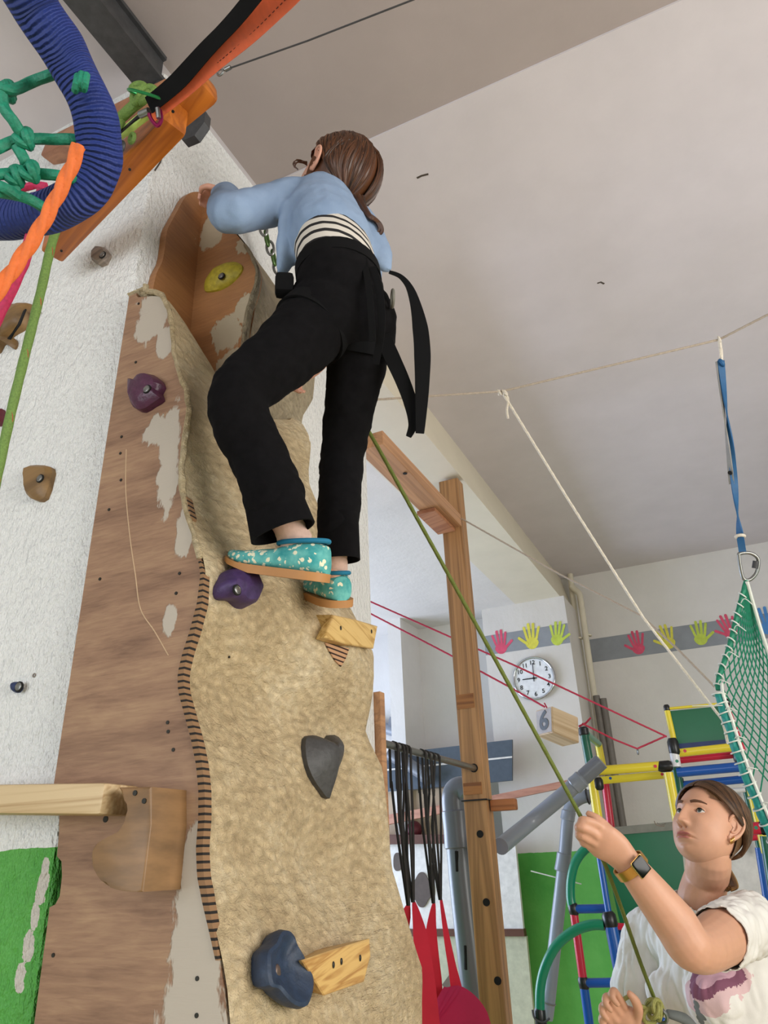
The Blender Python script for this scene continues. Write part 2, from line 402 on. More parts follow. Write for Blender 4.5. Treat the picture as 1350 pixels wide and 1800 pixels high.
# ------------------------------------------------------------------ climbing panel (lower structure)
YS = .872
side_r = [(250, 511), (268, 512), (285, 520), (298, 545), (303, 580), (305, 620), (314, 655), (328, 690), (333, 720), (326, 770), (319, 820), (322, 870), (331, 910), (342, 945), (352, 980), (357, 1010), (351, 1060), (338, 1110), (325, 1150), (317, 1185), (318, 1215), (330, 1260), (341, 1300), (350, 1345), (354, 1390), (354, 1440), (350, 1490), (352, 1540), (362, 1590), (374, 1640), (385, 1690), (393, 1740), (398, 1800), (404, 1870)]
SR = [AY(a, b, YS) for a, b in side_r]
def prof(z):
    pts = SR
    if z >= pts[1].z: return pts[1].x-.02
    for a, b in zip(pts[1:-1], pts[2:]):
        if b.z <= z <= a.z:
            f = (z-a.z)/(b.z-a.z); return a.x+(b.x-a.x)*f
    return pts[-1].x
ply = NT('worn_plywood')
v = ply.map((1, 1, 5)); n1 = ply.noise(v, 4, 5, .6, .5); v2 = ply.map((6, 6, 60)); n2 = ply.noise(v2, 3, 4, .6, .4)
c = ply.ramp(ply.math('ADD', ply.math('MULTIPLY', n1, .65), ply.math('MULTIPLY', n2, .35)), [(.33, rgb('745541')), (.5, rgb('937158')), (.68, rgb('ab8a6a'))])
sp = ply.spots([(AY(270, 545, YS), .075, 1.6), (AY(290, 600, YS), .04, 1.5), (AY(300, 800, YS), .035, 5), (AY(325, 930, YS), .03, 3), (AY(345, 1560, YS), .045, 3), (AY(345, 1700, YS), .075, 2.6), (AY(345, 1850, YS), .09, 2), (AY(270, 760, YS), .04, 1.2), (AY(300, 1090, YS), .02, 2)])
nz = ply.noise(ply.map((1, 1, .45)), 22, 5, .65, .3)
pm = ply.ramp(ply.math('ADD', sp, ply.math('MULTIPLY', ply.math('SUBTRACT', nz, .5), 1.6)), [(.34, (0, 0, 0)), (.42, (1, 1, 1))])
c = ply.mix(pm, c, rgb('b5aa9c')); ply.bump(ply.math('ADD', ply.math('MULTIPLY', n2, .35), ply.math('MULTIPLY', pm, .9)), .0012)
M_ply = ply.done(c, .6)
ply = NT('plain_plywood'); v = ply.map((1, 1, 5)); n1 = ply.noise(v, 4, 5, .6, .5); n2 = ply.noise(ply.map((6, 6, 60)), 3, 4)
sp = ply.spots([(AY(395, 590, 1.05), .07, 1.3), (AY(400, 640, 1.05), .06, 1.4), (AY(372, 400, 1.05), .06, 1.8), (AY(430, 540, 1.05), .04, 2.0), (AY(425, 430, 1.05), .05, 1.0)])
nz = ply.noise(ply.map((1, 1, .6)), 20, 5, .65, .5)
pm = ply.ramp(ply.math('ADD', sp, ply.math('MULTIPLY', ply.math('SUBTRACT', nz, .5), 1.2)), [(.38, (0, 0, 0)), (.44, (1, 1, 1))])
c = ply.mix(pm, ply.ramp(ply.math('ADD', ply.math('MULTIPLY', n1, .6), ply.math('MULTIPLY', n2, .4)), [(.3, rgb('8a5c38')), (.7, rgb('b07c4e'))]), rgb('b5a68c'))
ply.bump(ply.math('ADD', n2, pm), .0008); M_ply2 = ply.done(c, .5)
def plaster_mat(name, c1, c2, c3):
    k = NT(name); n0 = k.noise(k.map(), 6, 5, .6, .3); n1 = k.noise(k.map((1, .8, 1.2)), 60, 5, .7, .6); n2 = k.noise(k.map((1, 1, 2.2), (0.5, 0, 0)), 14, 3, .6, 1.0)
    sc = k.spots([(AX(660, 1760, -.66), .35, .8)]); w1 = k.noise(k.map((30, 12, 110), (.35, 0, 0)), 1, 3)
    h = k.math('ADD', k.math('ADD', n1, k.math('MULTIPLY', n2, .7)), k.math('MULTIPLY', k.math('MULTIPLY', w1, sc), 1.5))
    f = k.math('ADD', k.math('MULTIPLY', n0, .65), k.math('MULTIPLY', n1, .35))
    k.bump(h, .014, 1.0); return k.done(k.ramp(f, [(.32, rgb(c1)), (.5, rgb(c2)), (.66, rgb(c3))]), .6)
M_plas = plaster_mat('beige_plaster', 'a68e6a', 'c8b28c', 'dccbaa')
M_plas2 = plaster_mat('grey_beige_plaster', '85775e', '9c8d72', 'b0a184')
root = thing('climbing_tower', 'tall beige wavy climbing tower with plywood side fixed to the pillar', 'climbing wall', (-.85, 1.1, 0))
# side plate
left = [(104, 1405), (104, 1462), (100, 1505), (108, 1514), (109, 1540), (105, 1575), (97, 1590), (87, 1595), (84, 1620), (60, 1800), (52, 1860)]
lft = [AY(a, b, YS) for a, b in left]
def leftx(z):
    L = [Vector((X0+.012, 0, 2.7)), Vector((X0+.004, 0, 2.2)), Vector((X0-.002, 0, 1.62))]+lft+[Vector((X0-.006, 0, 0))]
    for a, b in zip(L[:-1], L[1:]):
        if b.z <= z <= a.z: return a.x+(b.x-a.x)*(a.z-z)/max(1e-6, a.z-b.z)
    return L[-1].x
bm = bmesh.new(); zs_ = sorted(set([SR[0].z-.002]+[p.z for p in SR]+[p.z for p in lft]+[i*.02 for i in range(130) if i*.02 < SR[0].z])); rows = []
def rimx(z): return SR[-1].x if z < SR[-1].z else prof(z)
for z in zs_:
    l_ = leftx(z); r_x = rimx(z)
    if z > SR[1].z-.03: f = (z-SR[1].z+.03)/.034; r_x = r_x-(r_x-l_-.02)*min(1, f*f)
    rows.append([bm.verts.new(q) for q in ((l_, YS, z), (r_x, YS, z), (r_x, YS+.016, z), (l_, YS+.016, z))])
for a, b in zip(rows[:-1], rows[1:]):
    for k in range(4): bm.faces.new((a[k], a[(k+1) % 4], b[(k+1) % 4], b[k]))
bm.faces.new(rows[0]); bm.faces.new(rows[-1]); obj('side_plate', bm, M_ply, root, False)
# kerf-cut edge strip
kf = NT('kerf_cut_edge'); g = kf.n('ShaderNodeNewGeometry'); s_ = kf.n('ShaderNodeSeparateXYZ'); kf.l(g.outputs['Position'], s_.inputs[0])
fr = kf.math('FRACT', kf.math('MULTIPLY', s_.outputs[2], 1/.0098)); M_kerf = kf.done(kf.mix(kf.math('LESS_THAN', fr, .35), rgb('8c6a4a'), rgb('1a120c')), .8)
top_px = [(300, 520), (322, 560), (345, 600), (388, 665), (425, 705), (470, 735), (505, 738), (527, 738), (545, 765)]
zt = [(YS, 2.60), (.90, 2.585), (.93, 2.53), (.975, 2.485), (1.035, 2.435), (1.12, 2.42), (1.25, 2.47), (1.36, 2.53), (1.40, 2.56), (1.437, 2.515), (1.6, 2.45)]
def interp(tab, x):
    if x <= tab[0][0]: return tab[0][1]
    for a, b in zip(tab[:-1], tab[1:]):
        if x <= b[0]: return a[1]+(b[1]-a[1])*(x-a[0])/(b[0]-a[0])
    return tab[-1][1]
yr = [(0, 1.46), (1.23, 1.497), (1.317, 1.537), (1.487, 1.484), (1.685, 1.485), (1.75, 1.438), (1.90, 1.49), (1.937, 1.505), (1.96, 1.468), (2.0, 1.458), (2.116, 1.441), (2.345, 1.393), (2.45, 1.415), (2.521, 1.437), (2.56, 1.40)]
def YR(z): return interp(yr, z)
def surfx(y, z):
    u = (y-YS)/.62; b = prof(z)
    avg = (prof(z-.08)+prof(z+.08)+b)/3
    x = b*(1-u*.5)+avg*u*.5
    x += .022*math.sin(z*7+y*5+.5)*min(1, u*2)+.012*mnoise.noise(Vector((0, y*6, z*5)))*min(1, u*4)
    return x+.004
def kstrip(z0, z1, w0):
    bm = bmesh.new(); n = 60; rows = []
    for i in range(n+1):
        z = z0+(z1-z0)*i/n; x = prof(z); wd = w0*min(1, 6*i/n+.2, 6*(n-i)/n+.2)
        rows.append([bm.verts.new((x-.003, YS-.003, z)), bm.verts.new((x+wd, YS-.003, z)), bm.verts.new((x+wd, YS+.012, z)), bm.verts.new((x-.003, YS+.012, z))])
    for a, b in zip(rows[:-1], rows[1:]):
        for k in range(4): bm.faces.new((a[k], a[(k+1) % 4], b[(k+1) % 4], b[k]))
    bm.faces.new(rows[0]); bm.faces.new(rows[-1]); return bm
obj('kerf_edge', kstrip(1.40, 1.945, .0078), M_kerf, root, False); obj('kerf_edge', kstrip(2.02, 2.075, .008), M_kerf, root, False)
# wavy rim bead of plaster along the upper part of the edge
bm = bmesh.new(); pts = [Vector((prof(z)+.001, YS-.001, z)) for z in [1.95+.015*i for i in range(44)]]
tube(bm, pts, [.005, .006, .0045, .006], 8); 
for v in bm.verts: v.co += Vector((mnoise.noise(v.co*90), mnoise.noise(v.co*80), 0))*.003
obj('plaster_bead', bm, plaster_mat('pale_bead', 'a08a64', 'b6a27e', 'c8b898'), root)
# front surface
NU, NV = 60, 190; bm = bmesh.new(); G = []
for j in range(NV+1):
    row = []
    for i in range(NU+1):
        u = i/NU; v = j/NV
        y = YS+u*.62
        for _ in range(6):
            z = v*interp(zt, y); y = YS+.002+u*(YR(z)-YS)
        x = surfx(y, z)
        if j > NV-4: x -= (.002, .006, .014, .03)[j-NV+3]*.5
        if i > NU-3: x -= (.003, .009, .02)[i-NU+2]*.6
        row.append(bm.verts.new((x, y, z)))
    G.append(row)
for a, b in zip(G[:-1], G[1:]):
    for i in range(NU): bm.faces.new((a[i], a[i+1], b[i+1], b[i]))
# rims back to the pillar
bot = [bm.verts.new((X0, v.co.y+.0, v.co.z)) for v in G[-1]]
for i in range(NU): bm.faces.new((G[-1][i], G[-1][i+1], bot[i+1], bot[i]))
rt = [bm.verts.new((max(X0, r[-1].co.x-.2), r[-1].co.y-.004, r[-1].co.z)) for r in G]
for a, b, c1, d1 in zip(G[:-1], G[1:], rt[:-1], rt[1:]): bm.faces.new((a[-1], b[-1], d1, c1))
obj('front_surface', bm, M_plas, root)
def onfront(px, py, off=0.0):
    x = -.75
    for _ in range(25):
        p = AX(px, py, x); x = x*.4+.6*(surfx(p.y, p.z)+off)
    return AX(px, py, x)
# damaged spot showing slatted kerf ply
bm = bmesh.new(); prism(bm, [onfront(*q, .001) for q in ((570, 1130), (612, 1140), (606, 1158), (598, 1172), (588, 1162), (578, 1146))], (.0025, 0, 0)); 
kf = NT('slatted_patch'); g = kf.n('ShaderNodeNewGeometry'); s_ = kf.n('ShaderNodeSeparateXYZ'); kf.l(g.outputs['Position'], s_.inputs[0])
fr = kf.math('FRACT', kf.math('MULTIPLY', kf.math('ADD', s_.outputs[2], kf.math('MULTIPLY', s_.outputs[1], .0)), 1/.0088)); obj('exposed_slats', bm, kf.done(kf.mix(kf.math('LESS_THAN', fr, .35), rgb('b48a68'), rgb('2a160e')), .8), root, False)
# ---- upper structure: board on the pillar, side board, plaster front
up = root
YU = 1.055
bl = [(352, 343), (330, 342), (316, 350), (303, 372), (292, 392), (283, 410), (279, 440), (274, 465), (264, 485), (258, 510), (262, 560), (340, 640), (352, 600)]
bm = bmesh.new(); prism(bm, [AX(a, b, X0+.001) for a, b in cat([Vector((a, b, 0)) for a, b in bl[:10]], 3) and [(p.x, p.y) for p in cat([Vector((a, b, 0)) for a, b in bl[:10]], 3)]+bl[10:]], (.018, 0, 0))
obj('back_board', bm, M_ply2, up, False)
wv = [(350, 343), (366, 352), (385, 375), (410, 405), (432, 432), (447, 458), (454, 480), (450, 510), (438, 545), (432, 580), (428, 610), (415, 640), (402, 670), (400, 730)]
WV = cat([AY(a, b, YU) for a, b in wv], 3)
bm = bmesh.new(); prism(bm, [Vector((X0+.01, YU, WV[0].z))]+WV+[Vector((X0+.01, YU, WV[-1].z))], (0, .015, 0)); bmesh.ops.triangulate(bm, faces=[f for f in bm.faces if len(f.verts) > 4]); obj('side_board', bm, M_ply2, up, False)
yru = [(2.2, 1.44), (2.614, 1.49), (2.70, 1.545), (2.839, 1.57), (2.90, 1.5), (2.96, 1.30), (2.99, 1.15), (3.01, 1.07)]
bm = bmesh.new(); G = []; WS = [p for p in WV]
for j, p in enumerate(WS):
    row = []; yr_ = interp(yru, p.z)
    for i in range(25):
        u = i/24; y = YU+.001+u*max(.01, yr_-YU); x = (p.x+.003)*(1-u)+(-.905)*u+.012*math.sin(y*12+p.z*8)*math.sin(PI*u)
        if i == 24: x = X0
        row.append(bm.verts.new((x, y, p.z)))
    G.append(row)
for a, b in zip(G[:-1], G[1:]):
    for i in range(24): bm.faces.new((a[i], a[i+1], b[i+1], b[i]))
obj('front_surface', bm, M_plas2, up)
bm = bmesh.new(); tube(bm, [p+Vector((0, -.003, 0)) for p in WV[12:]], [.004, .006, .005, .006], 8); 
for v in bm.verts: v.co += Vector((mnoise.noise(v.co*90), mnoise.noise(v.co*80), 0))*.004
obj('plaster_bead', bm, M_plas2, up)
# screws
for a, b, th_ in ((239, 637, 0), (214, 768, 0), (212, 797, 0), (213, 844, 0), (192, 896, 0), (176, 1018, 0), (310, 1043, 0), (295, 1270, 0), (296, 1286, 0), (305, 1318, 0), (311, 1403, 0), (316, 1008, 0), (186, 1440, 0), (347, 1720, 0), (346, 1785, 0), (94, 1679, 0), (244, 534, 0)):
    bm = bmesh.new(); disc(bm, AY(a, b, YS), (0, -1, 0), .0028 if b != 1440 else .0045, .0012, 12); obj('screw', bm, M_screw, root, False)
for a, b in ((455, 1044), (402, 1155)): 
    bm = bmesh.new(); disc(bm, onfront(a, b), (1, 0, 0), .002, .002, 10); obj('screw', bm, M_screw, root, False)

# ------------------------------------------------------------------ holds
M_brn = woodmat('brown_resin', '8a6a40', '5e4526', (1, 0, .3), .5, .5); M_gryw = woodmat('grey_wood', '9a8c80', '6e6258', (1, 0, .3), 1.5, .6)
M_pine = woodmat('pale_pine_hold', 'd2b070', 'a8803e', (.1, .9, -.2), 1.6, .4, grain=22)
M_pine2 = woodmat('yellow_pine_hold', 'cfa968', 'a07038', (.1, .9, .15), 1.6, .4, grain=22)
def hold_mat(n, a, r=.55): return plain(n, a, r, 0, .25, 90, .0012)
M_pur = hold_mat('purple_resin', '3e2a58'); M_plum = hold_mat('plum_resin', '4a1f3c', .35); M_yel = hold_mat('yellow_resin', 'aa982a'); M_chr = hold_mat('charcoal_resin', '3d3c3c'); M_nvy = hold_mat('navy_resin', '1f3048'); M_red = hold_mat('dark_red_resin', '5c1826'); M_nb = hold_mat('blue_resin', '20305a')
def bolt(parent, p, n, r=.006, washer=True):
    n = Vector(n).normalized(); bm = bmesh.new(); disc(bm, Vector(p)-n*.002, n, r*1.5, .0025, 16); obj('bolt_recess', bm, M_hole, parent)
    bm = bmesh.new(); disc(bm, Vector(p), n, r*.8, .002, 12, .0004); torus(bm, Vector(p)+n*.001, n, r*.95, r*.22, 20, 6); obj('bolt', bm, M_steel, parent)
def hold(label, px, plane, h, mat, nrm, prof_=None, rough=.003, boltpx=None, peak=None, name='climbing_hold', sm=4, grp=None, seed=0):
    base = [plane(*q) for q in px]; c = sum(base, Vector())/len(base); th = thing(name, label, 'climbing hold', c, grp or 'climbing holds bolted to the pillar')
    kw = {} if prof_ is None else {'prof': prof_}
    bm = bmesh.new(); pebble(bm, [b-Vector(nrm)*.003 for b in base], nrm, h+.003, rough=rough, peak=plane(*peak) if peak else None, smoothn=sm, seed=seed, **kw); gp = obj('grip', bm, mat, th)
    if boltpx:
        q = plane(*boltpx); d = (CAM-q).normalized(); nn = Vector(nrm).normalized(); k_ = (h)/max(.2, d.dot(nn)); bolt(gp, q+d*k_*1.0+nn*.0, nn)
    return th
pA = lambda a, b: AY(a, b, Y0); pS = lambda a, b: AY(a, b, YS); pF = lambda a, b: onfront(a, b)
nA = (0, -1, 0); nF = (1, -.1, 0)
facet = ((1, 0), (1.0, .55), (.8, .9), (.45, 1.0), (.1, 1.0))
blk = ((1, 0), (1, .75), (.96, .93), (.88, 1.0), (.3, 1.0))
hold('small grey-brown faceted wooden hold below the orange beam', [(168, 448), (176, 438), (190, 440), (197, 452), (190, 466), (180, 470), (167, 462)], pA, .02, M_gryw, nA, facet, .001, (180, 448), sm=1)
hold('brown angular hold with bolt, lowest of the two brown ones on white plaster', [(52, 826), (72, 822), (97, 825), (96, 845), (86, 878), (70, 883), (55, 872), (50, 848)], pA, .022, M_brn, nA, facet, .0015, (70, 841), sm=2)
hold('dark red hold at the left frame edge on the white plaster', [(-20, 726), (10, 722), (12, 745), (2, 750), (-18, 748)], pA, .02, M_red, nA, facet, .001, sm=1)
t = hold('tiny dark blue round hold low on the white plaster', [(25, 1202), (32, 1199), (39, 1203), (41, 1210), (36, 1217), (28, 1217), (24, 1210)], pA, .012, M_nb, nA, rough=.001, boltpx=(33, 1207))
bm = bmesh.new(); torus(bm, AY(60, 1187, Y0-.001), (0, -1, 0), .003, .0009, 16, 6); tag(obj('wall_anchor', bm, M_gryw), 'tiny ring-shaped wall anchor above the dark blue hold', 'wall anchor')
# brown sling-wrapped hold at the left edge
t = hold('brown bulging hold with side horns, partly behind the green rope', [(6, 590), (10, 562), (25, 545), (48, 540), (62, 540), (58, 556), (47, 578), (30, 590), (14, 600)], pA, .035, M_brn, nA, None, .003)
bm = bmesh.new(); band(bm, [AY(16, 596, Y0-.03), AY(34, 570, Y0-.042), AY(44, 545, Y0-.03)], (1, 0, .5), .008, .003); obj('strap', bm, M_hole, t)
bm = bmesh.new(); pebble(bm, [AY(*q, Y0) for q in ((-14, 600), (2, 590), (16, 594), (32, 600), (28, 615), (12, 606), (0, 622))], nA, .02, rough=.002); obj('horn', bm, M_brn, t)
bm = bmesh.new(); tube(bm, [AY(55, 548, Y0-.015), AY(72, 549, Y0-.005)], .002, 6); obj('screw', bm, M_screw, t)
hold('plum-coloured hold on the plywood side plate', [(236, 675), (248, 677), (256, 668), (272, 664), (286, 670), (292, 683), (287, 694), (291, 706), (275, 716), (258, 726), (244, 722), (236, 705)], pS, .028, M_plum, nA, facet, .002, (258, 684), peak=(262, 688), sm=2)
bm = bmesh.new()
t = hold('purple rounded hold under the toes of the blue shoe', [(373, 1035), (380, 1020), (392, 1006), (405, 1002), (425, 1006), (437, 1020), (442, 1038), (436, 1056), (424, 1068), (408, 1068), (394, 1058), (378, 1052)], pF, .045, M_pur, nF, None, .006, (417, 1037), seed=4)
bm = bmesh.new(); obox(bm, pF(409, 1014)+Vector((.044, -.004, 0)), Vector((0, 1, 0)), Vector((0, 0, 1)), Vector((1, 0, 0)), (.012, .004, .002), .0006); obj('maker_plate', bm, plain('maker_plate_brass', 'b0a040', .4, .5), t)
pU = lambda a, b: AY(a, b, YU)
t = hold('yellow leaf-shaped hold on the upper brown plywood', [(360, 512), (362, 495), (375, 478), (395, 466), (412, 461), (427, 468), (424, 482), (408, 500), (388, 511), (370, 515)], pU, .022, M_yel, nA, ((1, 0), (.98, .3), (.8, .6), (.55, .85), (.3, 1), (.1, 1)), .002, (389, 485), seed=2)
t = hold('charcoal heart-shaped hold in the middle of the beige panel', [(530, 1300), (541, 1293), (554, 1296), (562, 1309), (573, 1293), (588, 1296), (597, 1312), (594, 1335), (583, 1365), (572, 1405), (557, 1390), (540, 1365), (530, 1330)], pF, .04, M_chr, nF, ((1, 0), (.99, .3), (.7, .62), (.4, .88), (.2, .97), (.05, 1)), .001, None, peak=(562, 1318), sm=2)
q = pF(575, 1331); d = (CAM-q).normalized(); bm = bmesh.new()
pebble(bm, [q+d*.036+Vector((.003, math.cos(a)*.007, math.sin(a)*.010)) for a in [2*PI*i/14 for i in range(14)]], nF, .003, smoothn=0); obj('bolt_recess', bm, M_hole, t)
# navy ring-shaped hold, dished face with bolt
base = [(441, 1700), (443, 1672), (460, 1655), (470, 1636), (484, 1634), (496, 1645), (502, 1662), (518, 1688), (530, 1715), (530, 1745), (518, 1772), (500, 1775), (478, 1760), (462, 1742), (446, 1735)]
t = hold('navy dished hold with knob on top, beside the lowest wooden block', base, lambda a, b: onfront(a-8, b+2), .034, M_nvy, (1, -.15, .1), ((.8, 0), (.92, .35), (.97, .7), (.92, .95), (.82, 1.0), (.62, .84), (.4, .7), (.1, .64)), .002, peak=None, sm=3)
q = pF(484, 1714)+(CAM-pF(484, 1714)).normalized()*.026
bm = bmesh.new(); pebble(bm, [q+Vector((0, math.cos(a)*.0085, math.sin(a)*.0125)) for a in [2*PI*i/14 for i in range(14)]], (1, -.15, .1), .006, smoothn=0); obj('bolt', bm, plain('dull_bolt', '6a5a52', .4, .6), t)
bm = bmesh.new(); q = pF(489, 1657)+(CAM-pF(489, 1657)).normalized()*.042; obox(bm, q, Vector((0, 1, 0)), Vector((0, 0, 1)), Vector((1, 0, 0)), (.012, .006, .002), .0006); obj('maker_plate', bm, plain('maker_plate_gold', 'b8a860', .4, .5), t)
# wooden block holds: base on the panel, front face nearer the camera
def block(label, basepx, facepx, lift, mat, holes):
    base = [pF(*q)-Vector((.02, 0, 0)) for q in basepx]; face = []; mx = sum(pF(*q).x for q in facepx)/len(facepx)
    for q in facepx:
        face.append(AX(q[0], q[1], mx+lift))
    th = thing('climbing_hold', label, 'climbing hold', base[0], 'climbing holds bolted to the pillar'); bm = bmesh.new()
    a = [bm.verts.new(p) for p in base]; b = [bm.verts.new(p) for p in face]; n = len(a)
    fs = [bm.faces.new(a[::-1]), bm.faces.new(b)]+[bm.faces.new((a[i], a[(i+1) % n], b[(i+1) % n], b[i])) for i in range(n)]
    bmesh.ops.recalc_face_normals(bm, faces=bm.faces[:]); bmesh.ops.bevel(bm, geom=list(fs[1].edges), offset=.005, segments=3, affect='EDGES', profile=.6)
    obj('block', bm, mat, th)
    for q in holes:
        bm = bmesh.new(); c_ = AX(q[0], q[1], mx+lift+.0005)
        pebble(bm, [c_+Vector((0, math.cos(a)*.0028, math.sin(a)*.0045)) for a in [2*PI*i/10 for i in range(10)]], (1, 0, 0), .0015, smoothn=0); obj('screw', bm, M_screw, th, False)
block('angled pine block hold just below the second foot', [(549, 1078), (600, 1080), (650, 1095), (650, 1138), (600, 1136), (562, 1122)], [(588, 1081), (625, 1089), (664, 1101), (657, 1140), (610, 1133), (570, 1121)], .045, M_pine, [(599, 1104), (653, 1110)])
block('pine block hold with knotty grain near the bottom of the panel', [(524, 1692), (560, 1672), (640, 1655), (645, 1700), (600, 1720), (545, 1735)], [(530, 1688), (588, 1668), (650, 1649), (652, 1680), (641, 1727), (570, 1752)], .045, M_pine2, [(586, 1696), (633, 1684), (600, 1690)])
# ------------------------------------------------------------------ hand rail and its bracket
M_rail = woodmat('pale_rail_pine', 'cdb48c', 'a5855a', (1, 0, 0), 1.4, .5); M_brk = plain('bracket_plywood', '80603e', .45, 0, .3, 9, .0004, .5, (1, 1, 4))
t = thing('hand_rail', 'pale pine hand rail running left from the side plate', 'hand rail', AY(105, 1405, .84))
bm = bmesh.new(); a = AY(-90, 1407, .83); b = AY(213, 1406, .83); beam(bm, a, b, .07, .04, bev=.006); obj('rail', bm, M_rail, t)
br = [(208, 1384), (265, 1383), (264, 1450), (250, 1568), (215, 1566), (185, 1555), (166, 1530), (160, 1505), (166, 1486), (190, 1471), (215, 1457), (224, 1435), (222, 1405)]
bm = bmesh.new(); YB = .80; pl = [AY(a, b, YB) for a, b in br]; pl = pl[:4]+cat(pl[3:], 3)[1:-1]+[pl[-1]]
prism(bm, [p+Vector((0, .075, 0)) for p in pl], (0, -.075, 0), .003); obj('bracket', bm, M_brk, t)
for q in ((238, 1394), (254, 1408)):
    bm = bmesh.new(); disc(bm, AY(*q, YB), (0, -1, 0), .0035, .0015, 12); obj('screw', bm, M_screw, t)
bm = bmesh.new(); tube(bm, cat([AY(a, b, YS-.0002) for a, b in ((222, 790), (221, 860), (228, 940), (238, 1010), (247, 1070), (272, 1110), (296, 1152))], 6), .0009, 5); obj('scratch', bm, plain('scratch_pale', 'c4a888', .7), root)
# ------------------------------------------------------------------ writing helper
def text_mesh(txt, size, c, right, up, ext=.0006, bold=0.0):
    cu = bpy.data.curves.new('lettering', 'FONT'); cu.body = txt; cu.size = size; cu.align_x = 'CENTER'; cu.align_y = 'CENTER'; cu.extrude = ext; cu.offset = bold; cu.resolution_u = 4
    o = bpy.data.objects.new('lettering', cu); C.objects.link(o); dg = bpy.context.evaluated_depsgraph_get(); me = bpy.data.meshes.new_from_object(o.evaluated_get(dg)); bpy.data.objects.remove(o)
    r = Vector(right).normalized(); u = Vector(up).normalized(); n = r.cross(u); m = Matrix((r, u, n)).transposed().to_4x4(); m.translation = Vector(c); me.transform(m); me.materials.clear(); return me

# ------------------------------------------------------------------ timber gate with pull-up bar
M_post = woodmat('larch_post', 'b48658', '85603c', (0, 0, 1), 1.0, .45); M_head = woodmat('larch_header', 'c09068', '9a7050', (0, 1, 0), 1.0, .45)
t = thing('timber_post', 'tall larch post with drilled holes standing at the side-room opening', 'post', (-.945, 2.84, 0))
bm = bmesh.new(); box(bm, (-.99, 2.80, 0), (-.90, 2.872, 3.045), .004); obj('shaft', bm, M_post, t, False)
for a, b, r in ((833, 1350, .021), (844, 1466, .017), (855, 1586, .017), (875, 1724, .017), (821, 1232, .004), (836, 1388, .004)):
    bm = bmesh.new(); disc(bm, AY(a, b, 2.8), (0, -1, 0), r*.75, .0015, 24); obj('drilled_hole', bm, M_hole, t, False)
for y0_, y1_ in ((1222, 1243), (1378, 1396)):
    bm = bmesh.new(); p0, p1 = AY(803, y0_, 2.8), AY(838, y1_, 2.8); box(bm, (-.985, 2.797, p1.z), (-.915, 2.801, p0.z)); obj('inset_block', bm, woodmat('inset_wood', 'a06a38', '6c3e1e', (1, 0, 0), 1, .5), t, False)
t2 = bmesh.new(); tube(t2, [(-.897, 2.79, 1.70), (-.897, 2.876, 1.70), (-.993, 2.876, 1.70), (-.993, 2.79, 1.70), (-.897, 2.79, 1.70)], .003, 6); 
o = obj('cable_tie', t2, M_black, t)
bm = bmesh.new(); q = AY(884, 1415, 2.84); box(bm, (-.895, 2.82, q.z-.02), (-.80, 2.86, q.z+.02), .006); obj('rope_cleat', bm, woodmat('cleat_wood', 'a8683c', '804a26', (1, 0, 0), 1, .5), t)
t = thing('timber_header', 'horizontal timber header between the pillar and the drilled post', 'timber beam', (-.95, 2.4, 2.84))
bm = bmesh.new(); box(bm, (-1.0, 2.007, 2.805), (-.9, 2.80, 2.86), .003); obj('timber', bm, M_head, t, False)
bm = bmesh.new(); box(bm, (-1.01, 2.56, 2.787), (-.93, 2.795, 2.804), .002); obj('packing_board', bm, M_rust, t, False)
bm = bmesh.new(); disc(bm, AZ(712, 832, 2.803), (0, 0, -1), .008, .002, 16); obj('knot', bm, M_hole, t)
t = thing('timber_batten', 'short upright batten at the far edge of the pillar holding the bar', 'batten', (-.96, 2.025, 1.6))
bm = bmesh.new(); box(bm, (-1.03, 2.008, 1.35), (-.945, 2.04, 1.965), .003); obj('board', bm, M_head, t, False)
ba, bb = AY(664, 1304, 2.043), AY(833, 1350, 2.797)
t = thing('pull_up_bar', 'grey steel bar from the batten into the drilled post, straps over it', 'bar', (ba+bb)/2)
bm = bmesh.new(); tube(bm, [ba, bb], .0115, 16); obj('bar', bm, M_steel, t)
bm = bmesh.new(); torus(bm, ba+Vector((.01, .02, .025)), (1, .3, 0), .013, .004); disc(bm, ba, (0, 1, 0), .02, .012); obj('ring_bolt', bm, M_black, t)
t = thing('short_chain', 'thin steel chain hanging from the left end of the bar', 'chain', ba)
for i in range(7):
    bm = bmesh.new(); c_ = ba+Vector((0.004, .012, -.022-.019*i)); nn = (1, 0, 0) if i % 2 else (0, 1, 0)
    uu = Vector((0, 1, 0)) if i % 2 else Vector((1, 0, 0))
    tube(bm, [c_+uu*math.cos(2*PI*k/14)*.005+Vector((0, 0, 1))*math.sin(2*PI*k/14)*.012 for k in range(14)], .0016, 6, closed=True); obj('link', bm, M_dark, t)
